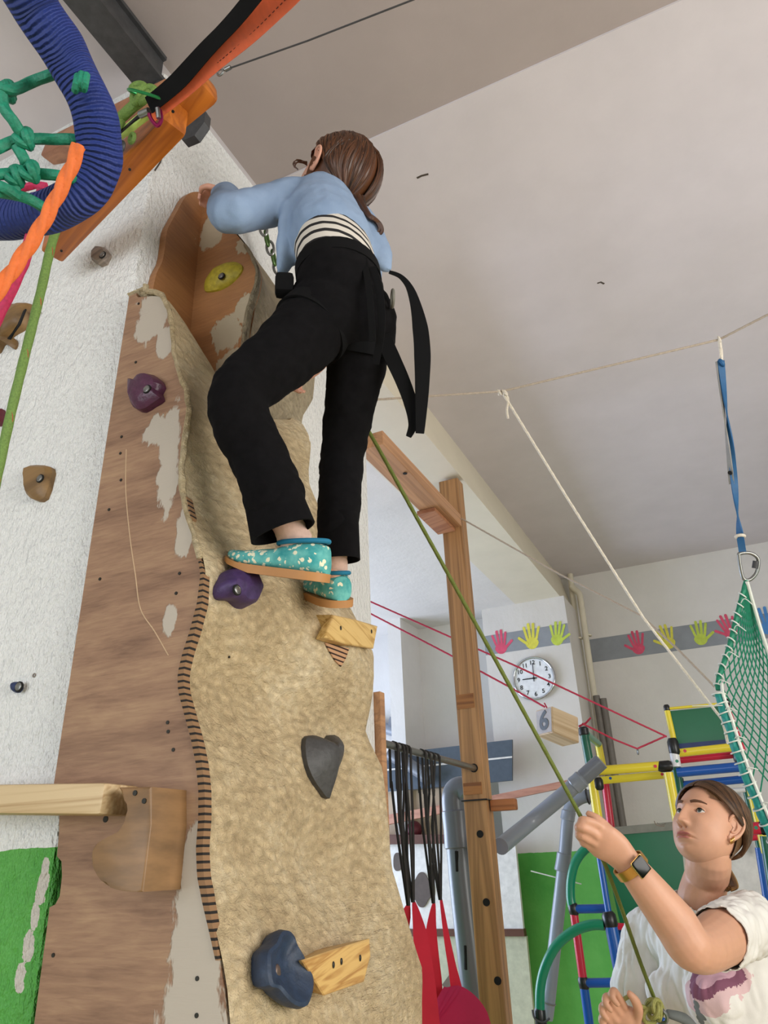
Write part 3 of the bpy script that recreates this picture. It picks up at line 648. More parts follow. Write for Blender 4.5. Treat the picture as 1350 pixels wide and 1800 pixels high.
# aerial swing: black straps over the bar, red cloth
M_strap = plain('black_webbing', '1c1817', .7); M_redc = plain('red_cloth', 'd61c3c', .7, 0, .1, 8); M_mag = plain('magenta_cloth', 'b8164e', .7, 0, .08, 8)
def barp(px):
    f = (px-664)/(833-664); f = f*2.043/(2.797-f*(2.797-2.043)); return ba.lerp(bb, f)
def swing(label, xs, bx, by, cloth, grp=None):
    t = thing('aerial_swing', label, 'swing', barp(xs[0]), grp)
    for k, x in enumerate(xs):
        top = barp(x); d = 1 if k % 2 else -1; yy = top.y; bt = AY(bx[k % 2], by[k % 2], yy)
        mid = top.lerp(bt, .5)+Vector((0, .012*d, 0))
        bm = bmesh.new(); pts = [top+Vector((-.015, 0, -.12)), top+Vector((-.0145, 0, 0)), top+Vector((-.009, 0, .0105)), top+Vector((0, 0, .0145)), top+Vector((.009, 0, .0105)), top+Vector((.0145, 0, 0))]+[top.lerp(bt, f)+Vector((.012*(1-f), .010*d*math.sin(PI*f), 0)) for f in (.15, .4, .7, 1)]
        band(bm, pts, (0, 1, 0), .013, .003); obj('strap', bm, M_strap, t)
        bm = bmesh.new(); band(bm, [top+Vector((-.015, .004, -.10)), top.lerp(bt, .5)+Vector((-.02, -.006*d, 0)), bt+Vector((-.004, 0, 0))], (0, 1, 0), .013, .003); obj('strap', bm, M_strap, t)
    for pts, wd, m in cloth:
        bm = bmesh.new(); pp = cat([AY(a, b, y) for a, b, y in pts], 6); band(bm, pp, (.9, .4, 0), wd, .004); obj('cloth_tail', bm, m, t)
    return t
swing('black-strapped red cloth swing hanging nearest the pillar', (694, 705, 711, 717), (719, 727), (1592, 1586),
      [([(719, 1588, 2.24), (713, 1610, 2.24), (705, 1650, 2.24), (700, 1700, 2.24)], [.006, .03, .04, .04], M_redc), ([(727, 1584, 2.24), (738, 1640, 2.24), (747, 1720, 2.24), (758, 1840, 2.24)], [.008, .04, .055, .06], M_redc)])
swing('black-strapped red cloth swing hanging nearer the drilled post', (744, 752, 761, 769), (763, 775), (1588, 1582),
      [([(763, 1586, 2.46), (758, 1640, 2.46), (762, 1720, 2.46), (768, 1800, 2.46)], [.008, .035, .05, .05], M_redc), ([(775, 1580, 2.46), (784, 1640, 2.46), (795, 1700, 2.46), (815, 1800, 2.46)], [.008, .018, .025, .05], M_redc),
       ([(768, 1757, 2.40), (790, 1768, 2.40), (812, 1800, 2.40), (820, 1850, 2.40)], [.10, .13, .16, .16], M_mag)])
# ------------------------------------------------------------------ background of the side room
BY = 4.70
def board_px(bm, pts, y, th=.02, bev=0): return prism(bm, [AY(a, b, y) for a, b in pts], (0, th, 0), bev)
M_slate = plain('slate_painted_board', '4a5460', .6); M_tan = plain('tan_board', 'b09a80', .6, 0, .1, 10); M_wht = plain('white_board', 'dedad6', .5); M_dbr = plain('dark_brown_wood', '5a3426', .5); M_choc = plain('grey_brown_felt', '564a44', .7); M_salm = woodmat('salmon_rail', 'c08a74', 'a87260', (1, .2, 0), 1, .5)
def simple(name, label, cat_, bm, mat, sm=False, grp=None):
    o = obj(name, bm, mat, None, sm); return tag(o, label, cat_, grp)
t = thing('lintel_board', 'slate-blue board with thin white line across the side room', 'board', AY(760, 1350, 4.6))
bm = bmesh.new(); board_px(bm, [(640, 1330), (900, 1300), (900, 1372), (640, 1395)], 4.6); obj('board', bm, M_slate, t, False)
bm = bmesh.new(); board_px(bm, [(640, 1356), (900, 1329), (900, 1332), (640, 1359)], 4.595, .004); obj('white_line', bm, M_wht, t, False)
bm = bmesh.new(); board_px(bm, [(640, 1395), (790, 1385), (790, 1480), (640, 1480)], 4.66); simple('cabinet_front', 'tan board low in the side room behind the black straps', 'board', bm, M_tan)
bm = bmesh.new(); board_px(bm, [(640, 1440), (865, 1398), (1012, 1368), (1012, 1380), (865, 1411), (640, 1458)], 4.50, .04); simple('sloping_rail', 'salmon wooden rail rising to the right behind the post', 'hand rail', bm, M_salm)
t = thing('wall_shelf', 'dark brown wooden shelf with a red ball seen between the black straps', 'shelf', AY(720, 1470, 4.6))
bm = bmesh.new(); board_px(bm, [(640, 1467), (780, 1467), (780, 1483), (640, 1485)], 4.55, .12); obj('shelf_board', bm, M_dbr, t, False)
bm = bmesh.new(); bmesh.ops.create_uvsphere(bm, u_segments=20, v_segments=12, radius=.05, matrix=Matrix.Translation(AY(728, 1458, 4.6))); simple('play_ball', 'dark red ball on the brown shelf', 'ball', bm, M_red, True)
t = thing('slotted_board', 'white panel with dark grey cloud and diamond shapes behind the straps', 'climbing board', AY(760, 1600, 4.62))
bm = bmesh.new(); board_px(bm, [(672, 1485), (905, 1478), (920, 1633), (680, 1633)], 4.60, .03); obj('panel', bm, M_wht, t, False)
def blob(c, r, n, amp, y, sx=1, sy=1): return [(c[0]+math.cos(2*PI*i/48)*r*sx*(1+amp*math.cos(n*2*PI*i/48)), c[1]+math.sin(2*PI*i/48)*r*sy*(1+amp*math.cos(n*2*PI*i/48))) for i in range(48)]
bm = bmesh.new(); board_px(bm, blob((741, 1564), 23, 4, .13, 0, .85, 1.2), 4.592, .008); obj('cloud_shape', bm, M_choc, t, False)
bm = bmesh.new(); board_px(bm, [(680, 1633), (920, 1633), (922, 1646), (680, 1646)], 4.58, .05); obj('lower_rail', bm, M_dbr, t, False)
bm = bmesh.new(); board_px(bm, [(680, 1646), (925, 1646), (945, 1860), (690, 1860)], 4.60, .03); obj('lower_panel', bm, plain('pale_green_panel', 'b8b8a0', .6), t, False)
bm = bmesh.new(); board_px(bm, [(777, 1731), (795, 1706), (814, 1731), (797, 1758)], 4.592, .008); obj('diamond_shape', bm, plain('diamond_brown', '6b5c50', .7), t, False)
bm = bmesh.new(); board_px(bm, blob((700, 1515), 12, 3, .1, 0, .8, 1.3), 4.592, .008); obj('small_shape', bm, M_choc, t, False)
# ------------------------------------------------------------------ grey plastic pipes (ball run)
M_pipe = plain('grey_drain_pipe', '808690', .3, 0, .05, 6); M_pipd = plain('dark_grey_drain_pipe', '6c7078', .3, 0, .05, 6)
def pipe(label, pts, r, mat, couplers, nm='drain_pipe', open_=False):
    pp = cat(pts, 8); t = thing(nm, label, 'pipe', pp[0]); bm = bmesh.new(); tube(bm, pp, r, 20); obj('run', bm, mat, t)
    for (a, b) in couplers:
        bm = bmesh.new(); d = (b-a).normalized(); tube(bm, [a, a+d*.004, a+(b-a)*.5, b-d*.004, b], [r*1.05, r*1.16, r*1.12, r*1.16, r*1.05], 20); obj('coupling', bm, mat, t)
    return t
yP = 3.12
pts = [AY(880, 1488, 2.89), AY(930, 1447, yP), AY(1000, 1389, yP), AY(1052, 1343, yP)]
t = pipe('light grey drain pipe sloping up from the post towards the climbing frame', pts, .030, M_pipe, [(AY(1008, 1382, yP), AY(1024, 1368, yP))])
bm = bmesh.new(); tube(bm, [AY(1026, 1366, yP), AY(1057, 1338, yP)], .031, 20); obj('end_sleeve', bm, M_pipd, t)
yQ = 3.9
t = pipe('grey drain pipe dropping from an elbow in front of the green wall', [AY(1046, 1398, yQ), AY(1022, 1402, yQ), AY(1005, 1415, yQ), AY(998, 1440, yQ), AY(993, 1500, yQ), AY(983, 1590, yQ), AY(972, 1690, yQ), AY(963, 1772, yQ), AY(960, 1790, yQ)], .030, M_pipe,
     [(AY(992, 1500, yQ), AY(987, 1532, yQ)), (AY(1000, 1425, yQ), AY(997, 1442, yQ))])
bm = bmesh.new(); torus(bm, AY(964, 1762, yQ), AY(962, 1775, yQ)-AY(966, 1750, yQ), .032, .003); obj('pipe_clip', bm, M_steel, t)
bm = bmesh.new(); torus(bm, AY(1033, 1400, yQ), (1, 0, .1), .034, .004); obj('rubber_seal', bm, M_black, t)
yR = 3.0
t = pipe('wide dark grey drain pipe with cut slots standing left of the drilled post', [AY(822, 1395, yR), AY(812, 1386, yR), AY(800, 1392, yR), AY(797, 1412, yR), AY(803, 1460, yR), AY(812, 1560, yR), AY(828, 1700, yR), AY(846, 1860, yR)], .047, M_pipd, [(AY(800, 1425, yR), AY(806, 1492, yR))])
for a, b, l in ((803, 1514, 22), (819, 1683, 26)):
    bm = bmesh.new(); c0 = AY(a, b-l, yR-.036); c1 = AY(a+2, b+l, yR-.036); tube(bm, [c0, c0.lerp(c1, .1), c0.lerp(c1, .9), c1], [.004, .012, .012, .004], 12, sec=(1, 1)); obj('slot', bm, M_hole, t)
t = pipe('short grey pipe piece with side stub high in the side room', [AY(640, 1272, 4.9), AY(670, 1278, 4.9), AY(714, 1292, 4.9)], .040, M_pipe, [(AY(698, 1287, 4.9), AY(715, 1292, 4.9))])
bm = bmesh.new(); tube(bm, [AY(688, 1284, 4.9), AY(694, 1262, 4.9)], .037, 16); obj('side_stub', bm, M_pipd, t)
pipe('grey pipe section sloping down behind the steel bar', [AY(684, 1325, 4.54), AY(720, 1345, 4.54), AY(758, 1370, 4.54)], .040, M_pipd, [(AY(742, 1360, 4.54), AY(758, 1370, 4.54))])
# heating pipes and cable duct
M_crp = plain('cream_pipe_paint', 'd8d0bc', .4, 0, .06, 8)
t = thing('heating_pipes', 'pair of cream heating pipes running down beside the pier', 'pipe', AY(1020, 1100, 5.14))
bm = bmesh.new(); tube(bm, [AY(1001, 1000, 5.13), AY(1012, 1090, 5.13), AY(1034, 1240, 5.13), AY(1060, 1420, 5.13), AY(1100, 1700, 5.13)], .020, 12); obj('riser', bm, M_crp, t)
bm = bmesh.new(); tube(bm, cat([AY(1004, 1030, 5.08), AY(1010, 1036, 5.08), AY(1018, 1044, 5.08), AY(1022, 1065, 5.08), AY(1034, 1150, 5.08), AY(1047, 1240, 5.08), AY(1070, 1400, 5.08)], 4), .021, 12); obj('riser', bm, M_crp, t)
for a, b in ((1018, 1122), (1033, 1117)):
    bm = bmesh.new(); torus(bm, AY(a, b, 5.1), (.12, 0, 1), .024, .006); obj('pipe_clip', bm, M_crp, t)
t = thing('cable_duct', 'dark grey plastic duct on the wall below the cream pipes', 'duct', AY(1060, 1300, 5.12))
for x0_, y0_, x1_, y1_ in ((1048, 1223, 1092, 1500), (1060, 1228, 1103, 1500)):
    bm = bmesh.new(); tube(bm, [AY(x0_, y0_, 5.02), AY(x1_, y1_, 5.02)], .022, 12); obj('duct', bm, plain('duct_grey', '6e6862', .5), t)
# ------------------------------------------------------------------ clock
cc = AY(939.5, 1193, 4.744); R_ = .133
t = thing('wall_clock', 'round silver wall clock on the white pier showing nine o clock', 'clock', cc)
bm = bmesh.new(); disc(bm, cc, (0, -1, 0), R_*.95, .012, 48); obj('dial', bm, plain('dial_white', 'e4e6ea', .5), t)
bm = bmesh.new(); torus(bm, cc+Vector((0, -.016, 0)), (0, 1, 0), R_, .0085, 64, 10); disc(bm, cc+Vector((0, .004, 0)), (0, -1, 0), R_, .012, 48); obj('rim', bm, plain('chrome', 'c4c6c8', .15, 1, .02), t)
for h in range(1, 13):
    a = math.radians(90-30*h); me = text_mesh(str(h), .038, cc+Vector((math.cos(a)*R_*.76, -.013, math.sin(a)*R_*.76)), (1, 0, 0), (0, 0, 1), .0006, .0006); obj('numeral', me, M_black, t)
bm = bmesh.new()
for a_, l_, w2 in ((180, .075, .007), (88, .098, .005)):
    d = Vector((math.cos(math.radians(a_)), 0, math.sin(math.radians(a_)))); s_ = d.cross(Vector((0, 1, 0)))
    prism(bm, [cc+Vector((0, -.016, 0))+d*u+s_*v for u, v in ((-.02, -w2/2), (l_, -w2/2.4), (l_, w2/2.4), (-.02, w2/2))], (0, -.0015, 0))
disc(bm, cc+Vector((0, -.014, 0)), (0, -1, 0), .008, .005, 20); obj('hands', bm, M_black, t)
# ------------------------------------------------------------------ ropes of the room
M_rrope = plain('red_rope', 'b8324e', .7, 0, .2, 200); M_wrope = plain('white_rope', 'd8cfc0', .8, 0, .15, 200); M_brope = plain('beige_rope', 'b0a293', .8, 0, .15, 200)
o = thing('red_rope', 'red rope line running from the side room past the clock to the climbing frame', 'rope', AY(900, 1170, 3.3))
bm = rope([AY(560, 1016, 3.0), AY(650, 1057, 3.0), AY(912, 1173, 3.15), AY(1168, 1293, 3.5), AY(1172, 1295, 3.5)], .0042, 3, .01, 8); obj('line', bm, M_rrope, o)
bm = rope([AY(1170, 1294, 3.5), AY(1120, 1316, 3.45), AY(1080, 1300, 3.4), AY(1024, 1272, 3.2)], .0042, 3, .01, 8); obj('line', bm, M_rrope, o)
bm = rope([AY(560, 1034, 3.0), AY(650, 1078, 3.0), AY(800, 1156, 3.05), AY(900, 1210, 3.1), AY(958, 1243, 3.1)], .0042, 3, .01, 8); obj('line', bm, M_rrope, o)
bm = bmesh.new(); torus(bm, AY(1121, 1321, 3.46), (1, .3, 0), .012, .003); obj('hook', bm, M_steel, o)
V0, V1, V2, V3 = P(970.3, 1241, 3.05), P(941.2, 1249, 3.12), P(1016.8, 1261, 3.09), P(972.2, 1287, 3.05)
a_, b_v, c_ = V1-V0, V2-V0, V3-V0
t = thing('wooden_number_box', 'hanging wooden block box with a black 6 on its grey end', 'box', V0+(a_+b_v+c_)/2)
bm = bmesh.new(); g = [bm.verts.new(V0+a_*i+b_v*j+c_*k) for i in (0, 1) for j in (0, 1) for k in (0, 1)]
for f in ((0, 1, 3, 2), (4, 5, 7, 6), (0, 1, 5, 4), (2, 3, 7, 6), (0, 2, 6, 4), (1, 3, 7, 5)): bm.faces.new([g[i] for i in f])
bmesh.ops.recalc_face_normals(bm, faces=bm.faces[:]); bmesh.ops.bevel(bm, geom=bm.edges[:], offset=.003, segments=2, affect='EDGES'); obj('box_body', bm, [woodmat('box_wood', 'd8bfa0', 'b89a78', tuple(b_v), 1, .5)], t, False)
bm = bmesh.new(); nn = a_.cross(c_).normalized(); nn = nn if nn.dot(CAM-V0) > 0 else -nn
prism(bm, [V0+a_*.06+c_*.05, V0+a_*.94+c_*.05, V0+a_*.94+c_*.95, V0+a_*.06+c_*.95], nn*.002); obj('end_face', bm, plain('grey_primer', 'b4aeae', .7), t, False)
me = text_mesh('6', .11, V0+a_*.5+c_*.5+nn*.003, -a_, -c_, .0006, .003); obj('numeral', me, M_black, t)
bm = rope([V0+a_*.4+b_v*.1+c_*.03, AY(957, 1236, 3.1)], .003, 3, .01, 8); tube(bm, [V2+c_*.35, V2+c_*.25+Vector((.03, 0, .0)), AY(1038, 1262, 3.2)], .004, 6); obj('tie', bm, M_rrope, t)
# beige tension line near the ceiling
pL = AX(622, 705, -.895); k1_ = P(882, 688, 2.42); k2_ = P(1264, 597, 2.3); k3_ = P(1430, 512, 2.1)
o = thing('tension_rope', 'beige rope stretched across the room just below the ceiling', 'rope', k1_)
obj('line', rope([pL, k1_, k2_, k3_], .0038, 3, .008, 8), M_brope, o)
bm = bmesh.new()
for i in range(4): torus(bm, k1_+Vector((.008*i-.012, 0, -.003*i)), (1, .3*(-1)**i, .3), .008, .0035, 14, 6)
tube(bm, cat([k1_, P(893, 700, 2.42), P(891, 720, 2.42), P(893, 736, 2.42)], 4), .004, 8); obj('knot', bm, M_wrope, o)
o = thing('white_rope', 'white rope running down diagonally from the knot to the net', 'rope', k1_)
obj('line', rope([k1_, P(1000, 880, 2.42), P(1131, 1086, 2.4), P(1250, 1240, 2.3), P(1272, 1268, 2.28)], .0045, 3, .008, 8), M_wrope, o)
obj('tail', rope([P(1270, 1266, 2.27), P(1276, 1290, 2.27), P(1279, 1306, 2.27)], .0045, 3, .008, 8), M_wrope, o)
o = thing('white_rope', 'thin grey-white rope from the top of the post across to the net corner', 'rope', AY(812, 915, 2.8))
pk = AY(812, 912, 2.795)
obj('line', rope([AY(772, 924, 2.79), pk, P(985, 1010, 2.9), P(1128, 1083, 2.6), P(1190, 1140, 2.45), P(1256, 1207, 2.3)], .0038, 3, .008, 8), M_brope, o)
# blue sling, karabiner, green net
M_blu = plain('blue_webbing', '1c5888', .6); M_gryweb = plain('grey_webbing', '8c8a86', .7); M_net = plain('green_net_cord', '0f7a5c', .6, 0, .15, 100); M_netw = plain('white_lacing', 'd8dcd4', .7)
o = thing('hanging_sling', 'blue twisted webbing sling hanging from the beige rope', 'sling', k2_)
bm = rope([k2_, P(1267, 615, 2.3), P(1268, 634, 2.3)], .006, 3, .006, 8); torus(bm, k2_, (1, 0, .2), .008, .004, 14, 6); obj('cord_loop', bm, M_wrope, o)
sp_ = [P(*q, 2.3) for q in ((1267, 634), (1272, 680), (1278, 730), (1285, 790), (1291, 850), (1296, 900), (1301, 942), (1306, 975))]
wd_ = [Vector((math.cos(a), math.sin(a), 0)) for a in (0.2, .9, 1.6, 2.6, 3.6, 4.6, 5.8, 6.6)]
bm = bmesh.new(); band(bm, cat(sp_, 6), cat(wd_, 6), .021, .004); obj('webbing', bm, M_blu, o)
bm = bmesh.new(); band(bm, cat([p+Vector((-.008, 0, 0)) for p in sp_[:5]], 6), cat([w+Vector((.2, .5, 0)) for w in wd_[:5]], 6), .016, .004); obj('webbing', bm, M_gryweb, o)
bm = bmesh.new(); torus(bm, P(1301, 943, 2.3), (0.1, 0, 1), .012, .005, 18, 8); obj('white_tape', bm, M_wrope, o)
bm = bmesh.new(); torus(bm, P(1268, 638, 2.3), (1, 0, .4), .009, .006, 14, 8); obj('knot', bm, M_blu, o)
bm = bmesh.new(); disc(bm, P(1284, 832, 2.3), (-.3, -1, 0), .006, .008, 10); obj('plastic_clip', bm, M_black, o)
o = thing('karabiner', 'steel screw-lock karabiner joining the blue sling and the green net', 'karabiner', P(1315, 995, 2.3))
kp = cat([P(*q, 2.3) for q in ((1301, 973), (1299, 978), (1303, 1005), (1308, 1018), (1318, 1019), (1329, 1008), (1333, 992), (1331, 980), (1318, 972))], 5, True)
bm = bmesh.new(); tube(bm, kp, .0055, 10, closed=True); obj('body', bm, M_steel, o)
bm = bmesh.new(); tube(bm, [P(1329, 986, 2.3), P(1327, 999, 2.3)], .0095, 12); obj('lock_sleeve', bm, M_dark, o)
o = thing('climbing_net', 'green climbing net hanging from the karabiner at the right edge', 'net', P(1310, 1022, 2.3))
Lp = cat([P(*q) for q in ((1312, 1020, 2.3), (1296, 1080, 2.28), (1281, 1140, 2.25), (1262, 1205, 2.2), (1280, 1270, 2.15), (1303, 1340, 2.1), (1335, 1420, 2.05), (1380, 1520, 2.0))], 8)
Rp = cat([P(*q) for q in ((1314, 1020, 2.3), (1330, 1080, 2.32), (1352, 1140, 2.34), (1385, 1205, 2.36), (1420, 1270, 2.36), (1460, 1340, 2.34), (1500, 1420, 2.3), (1560, 1520, 2.3))], 8)
def NP(u, v):
    a = lerpl(Lp, v); b = lerpl(Rp, v); return a.lerp(b, u)+Vector((0, .12*math.sin(PI*u)*v, -.02*math.sin(PI*u)))
bm = bmesh.new(); NS = 11
for s_ in (1, -1):
    for k in range(-NS, NS*2):
        run = []
        for j in range(0, 49):
            v = j/48; u = k/NS+s_*v*1.6
            if -.001 <= u <= 1.001: run.append(NP(max(0, min(1, u)), v))
            else:
                if len(run) > 1: tube(bm, run, .0022, 5)
                run = []
        if len(run) > 1: tube(bm, run, .0022, 5)
obj('mesh', bm, M_net, o)
bm = rope(Lp[:26], .008, 3, .006, 8, pitch=.03); obj('edge_rope', bm, M_net, o)
bm = rope([p+Vector((.002*math.sin(i), 0, .003)) for i, p in enumerate(Lp[26:])], .014, 4, .006, 10, pitch=.06); obj('edge_rope', bm, plain('teal_cord', '148a80', .6, 0, .15, 100), o)
bm = rope([p+Vector((.012, -.012, .003)) for p in Lp[24:]], .005, 3, .006, 8); tube(bm, cat([P(1313, 1022, 2.29), P(1331, 1085, 2.3), P(1350, 1145, 2.3), P(1372, 1200, 2.3)], 8), .0055, 8); obj('edge_cord', bm, M_netw, o)
bm = bmesh.new()
for i in range(4, len(Lp)-2, 2):
    d = (Lp[i+1]-Lp[i-1]).normalized(); torus(bm, Lp[i], d+Vector((0, 0, .5)), .0125 if i < 26 else .019, .0022, 12, 5)
    if i % 6 == 0: tube(bm, cat([Lp[i], Lp[i]+Vector((.02+.01*math.sin(i), -.02, .012)), Lp[i]+Vector((.035, -.02, -.012*math.cos(i)))], 4), .0016, 5)
obj('lacing', bm, M_netw, o)
bm = bmesh.new(); tube(bm, [P(1217, 1241, 2.2), P(1270, 1240, 2.15)], .0016, 6); obj('cable_tie', bm, M_netw, o)
# ------------------------------------------------------------------ tube climbing frame
PC = {n: plain(n+'_plastic_tube', h, .28, 0, .03, 5) for n, h in (('yellow', 'e4cf38'), ('red', 'c4203c'), ('blue', '1450a0'), ('green', '0c7a58'), ('dgreen', '155a44'), ('white', 'd4d4d6'))}
M_grb = plain('dark_green_panel', '0c6440', .3, 0, .05, 6); M_blup = plain('navy_panel_edge', '1a2c5c', .4)
o = thing('tube_climbing_frame', 'climbing frame of yellow, red and blue plastic tubes behind the helper', 'climbing frame', AY(1180, 1500, 3.4)-Vector((0, 0, 1.4)))
fx = {}
def tb(c, a, b, r=.019, y=3.4, y2=None):
    bm = bmesh.new(); p, q = AY(*a, y), AY(*b, y2 or y); tube(bm, [p, q], r, 16); obj('tube', bm, PC[c], o)['label'] = c.replace('dgreen', 'dark green')+' plastic tube'
def tcv(c, pts, y, r=.019):
    bm = bmesh.new(); tube(bm, cat([AY(a, b, y) for a, b in pts], 8), r, 16); obj('curved_tube', bm, PC[c], o)
def cn(a, y=3.4, r=.0225, d=(0, 0, 1), l=.05):
    p = AY(*a, y); d = Vector(d).normalized(); bm = bmesh.new(); tube(bm, [p-d*l/2, p-d*l*.3, p+d*l*.3, p+d*l/2], [r*.7, r, r, r*.7], 14); obj('connector', bm, M_black, o)
def dot(c, a, y):
    bm = bmesh.new(); disc(bm, AY(*a, y-.019), (0, -1, 0), .0065, .003, 12); obj('screw_cap', bm, PC[c], o)
tb('dgreen', (1027, 1290), (1038, 1350)); cn((1026, 1286), l=.04); tb('yellow', (1038, 1348), (1056, 1470)); 
tb('green', (1030, 1290), (1052, 1308), .016, 3.4, 3.8); tb('yellow', (1052, 1308), (1060, 1350), .017, 3.8)
tb('yellow', (1050, 1355), (1165, 1346)); cn((1169, 1347), d=(1, 0, 0), l=.06); tb('yellow', (1056, 1372), (1166, 1362), .017, 3.7)
dot('red', (1152, 1347), 3.4); dot('red', (1164, 1361), 3.68); dot('blue', (1073, 1368), 3.68)
tb('red', (1064, 1376), (1080, 1500), .018, 3.8)
tb('yellow', (1175, 1358), (1192, 1450), .019); tb('dgreen', (1187, 1345), (1200, 1420), .019, 3.6)
tb('white', (1185, 1322), (1189, 1348), .019); dot('green', (1190, 1338), 3.38); cn((1184, 1313), l=.07)
tb('blue', (1190, 1358), (1312, 1347)); tb('blue', (1200, 1380), (1315, 1369), .017, 3.75); cn((1196, 1374), 3.75, .02, (1, 0, 0), .03); cn((1316, 1369), 3.75, .02, (1, 0, 0), .04)
tb('yellow', (1186, 1324), (1296, 1312), .018, 3.5); dot('red', (1204, 1320), 3.48); tb('red', (1194, 1336), (1292, 1326), .016, 3.75); cn((1297, 1330), 3.7, .02)
bm = bmesh.new(); board_px(bm, [(1176, 1250), (1268, 1241), (1287, 1303), (1192, 1312)], 3.52, .015); obj('green_panel', bm, M_grb, o, False)
tb('yellow', (1172, 1246), (1186, 1308), .012, 3.5); tb('yellow', (1172, 1246), (1268, 1237), .006, 3.5); tb('red', (1276, 1238), (1306, 1320), .012, 3.5); cn((1172, 1245), 3.5, .013, l=.03); cn((1277, 1235), 3.5, .013, l=.03)
bm = bmesh.new(); board_px(bm, [(1186, 1308), (1286, 1299), (1289, 1308), (1188, 1317)], 3.49, .02); obj('panel_edge', bm, M_blup, o, False)
tb('yellow', (1318, 1380), (1346, 1500), .016, 3.6); tb('dgreen', (1310, 1385), (1338, 1500), .014, 3.9); tb('red', (1290, 1459), (1345, 1455), .022, 3.3); tb('red', (1290, 1475), (1338, 1470), .014, 3.7); cn((1348, 1455), 3.3, .025, (1, 0, 0), .06); dot('green', (1329, 1455), 3.28)
tb('dgreen', (1345, 1470), (1372, 1640), .018, 3.3); tb('blue', (1335, 1490), (1362, 1660), .018, 3.7)
tb('white', (1200, 1397), (1310, 1388), .010, 3.75)
bm = bmesh.new(); board_px(bm, [(1055, 1470), (1195, 1458), (1215, 1650), (1096, 1650)], 3.66, .015); obj('green_panel', bm, M_grb, o, False)
bm = bmesh.new(); board_px(bm, [(1055, 1456), (1200, 1443), (1200, 1458), (1055, 1470)], 3.65, .02); obj('panel_edge', bm, plain('grey_strip', '7c7a70', .5), o, False)
bm = bmesh.new(); board_px(bm, [(1225, 1400), (1308, 1392), (1345, 1570), (1250, 1580)], 3.95, .015); obj('white_panel', bm, plain('white_panel_plastic', 'd8d6d2', .5), o, False)
tb('blue', (1052, 1495), (1072, 1618), .013, 3.45); tb('blue', (1072, 1618), (1106, 1790), .024, 3.3); tb('blue', (1086, 1625), (1110, 1760), .016, 3.7); cn((1072, 1618), 3.3, .027, (.12, 0, -1), .06)
tb('red', (1078, 1628), (1120, 1630), .013, 3.6)
tcv('green', [(1052, 1484), (1030, 1492), (1012, 1515), (1004, 1545), (1003, 1575), (1006, 1594)], 3.5)
cn((1008, 1598), 3.5, .021, (.1, 0, -1), .05); tb('blue', (1010, 1598), (1064, 1597), .017, 3.5); tb('red', (1009, 1606), (1025, 1722), .017, 3.5); cn((1026, 1728), 3.5, .021, (.1, 0, -1), .05); tb('blue', (1030, 1728), (1090, 1727), .017, 3.5); tb('blue', (1027, 1736), (1044, 1860), .018, 3.5)
tcv('green', [(1062, 1626), (1040, 1626), (1010, 1636), (980, 1660), (960, 1695), (950, 1735), (949, 1782)], 3.3, .019); cn((950, 1790), 3.3, .022, l=.08)
bm = bmesh.new(); tube(bm, cat([AY(936, 1775, 3.28), AY(940, 1790, 3.28), AY(955, 1797, 3.28), AY(966, 1790, 3.28)], 5), .004, 8); obj('hook', bm, M_dark, o)
cn((1052, 1378), 3.4, .021)
bm = bmesh.new(); tube(bm, [AY(933, 1531, 3.9), AY(1022, 1554, 3.9)], .003, 6); simple('loose_string', 'thin white string end in front of the green wall and grey pipe', 'string', bm, M_netw)
# floor pads carry the frame posts down to the ground
for a in ((1106, 1790, 3.3), (1044, 1860, 3.5), (950, 1800, 3.3)):
    p = AY(*a); bm = bmesh.new(); tube(bm, [p, Vector((p.x, p.y, 0))], .019, 12); obj('tube', bm, PC['blue'], o)
# ------------------------------------------------------------------ ropes, ring swing and slings at the top left
M_bring = NT('blue_wrapped_cord'); at2 = M_bring.n('ShaderNodeAttribute'); at2.attribute_name = 'wrap'
hh = M_bring.math('SINE', M_bring.math('ADD', M_bring.math('MULTIPLY', at2.outputs['Fac'], 2*PI/.0042), M_bring.math('MULTIPLY', M_bring.noise(M_bring.map(), 25, 3), 9.0)))
M_bring.bump(M_bring.math('ADD', hh, M_bring.math('MULTIPLY', M_bring.noise(M_bring.map(), 350, 2), 1.2)), .0009, 1); M_bring = M_bring.done(rgb('112a74'), .65)
M_teal = plain('green_braided_cord', '117a5e', .6, 0, .2, 300, .001); M_orope = plain('orange_braided_rope', 'd4682a', .7, 0, .08, 300, .0004); M_lime = plain('green_climbing_rope', '64803a', .7, 0, .25, 400, .0008); M_olive = plain('olive_belay_rope', '5f6a24', .7, 0, .25, 500, .0006); M_mrope = plain('magenta_rope', 'a81c4a', .7, 0, .2, 300)
o = thing('nest_swing', 'blue cord-wrapped swing ring with green netting close at the upper left', 'swing', P(165, 250, .62))
rp = [(10, -70, .56), (70, 25, .58), (118, 100, .60), (152, 165, .61), (170, 225, .62), (174, 280, .63), (155, 328, .64), (112, 362, .65), (50, 380, .66), (-30, 386, .68), (-160, 380, .74), (-330, 250, .85), (-330, 0, .80), (-200, -120, .68), (-80, -130, .6)]
bm = bmesh.new(); tube(bm, cat([P(*q) for q in rp], 14, True), .0182, 28, closed=True)
for v_ in bm.verts: v_.co += Vector((mnoise.noise(v_.co*35), mnoise.noise(v_.co*35+Vector((3, 0, 0))), mnoise.noise(v_.co*35+Vector((0, 5, 0)))))*.003
ringo = obj('ring', bm, M_bring, o); ca = ringo.data.attributes.new('wrap', 'FLOAT', 'POINT'); acc_ = 0; cpts = cat([P(*q) for q in rp], 14, True)
for i in range(len(cpts)):
    if i: acc_ += (cpts[i]-cpts[i-1]).length
    for j in range(28): ca.data[i*28+j].value = acc_
RP = [P(*q) for q in rp]
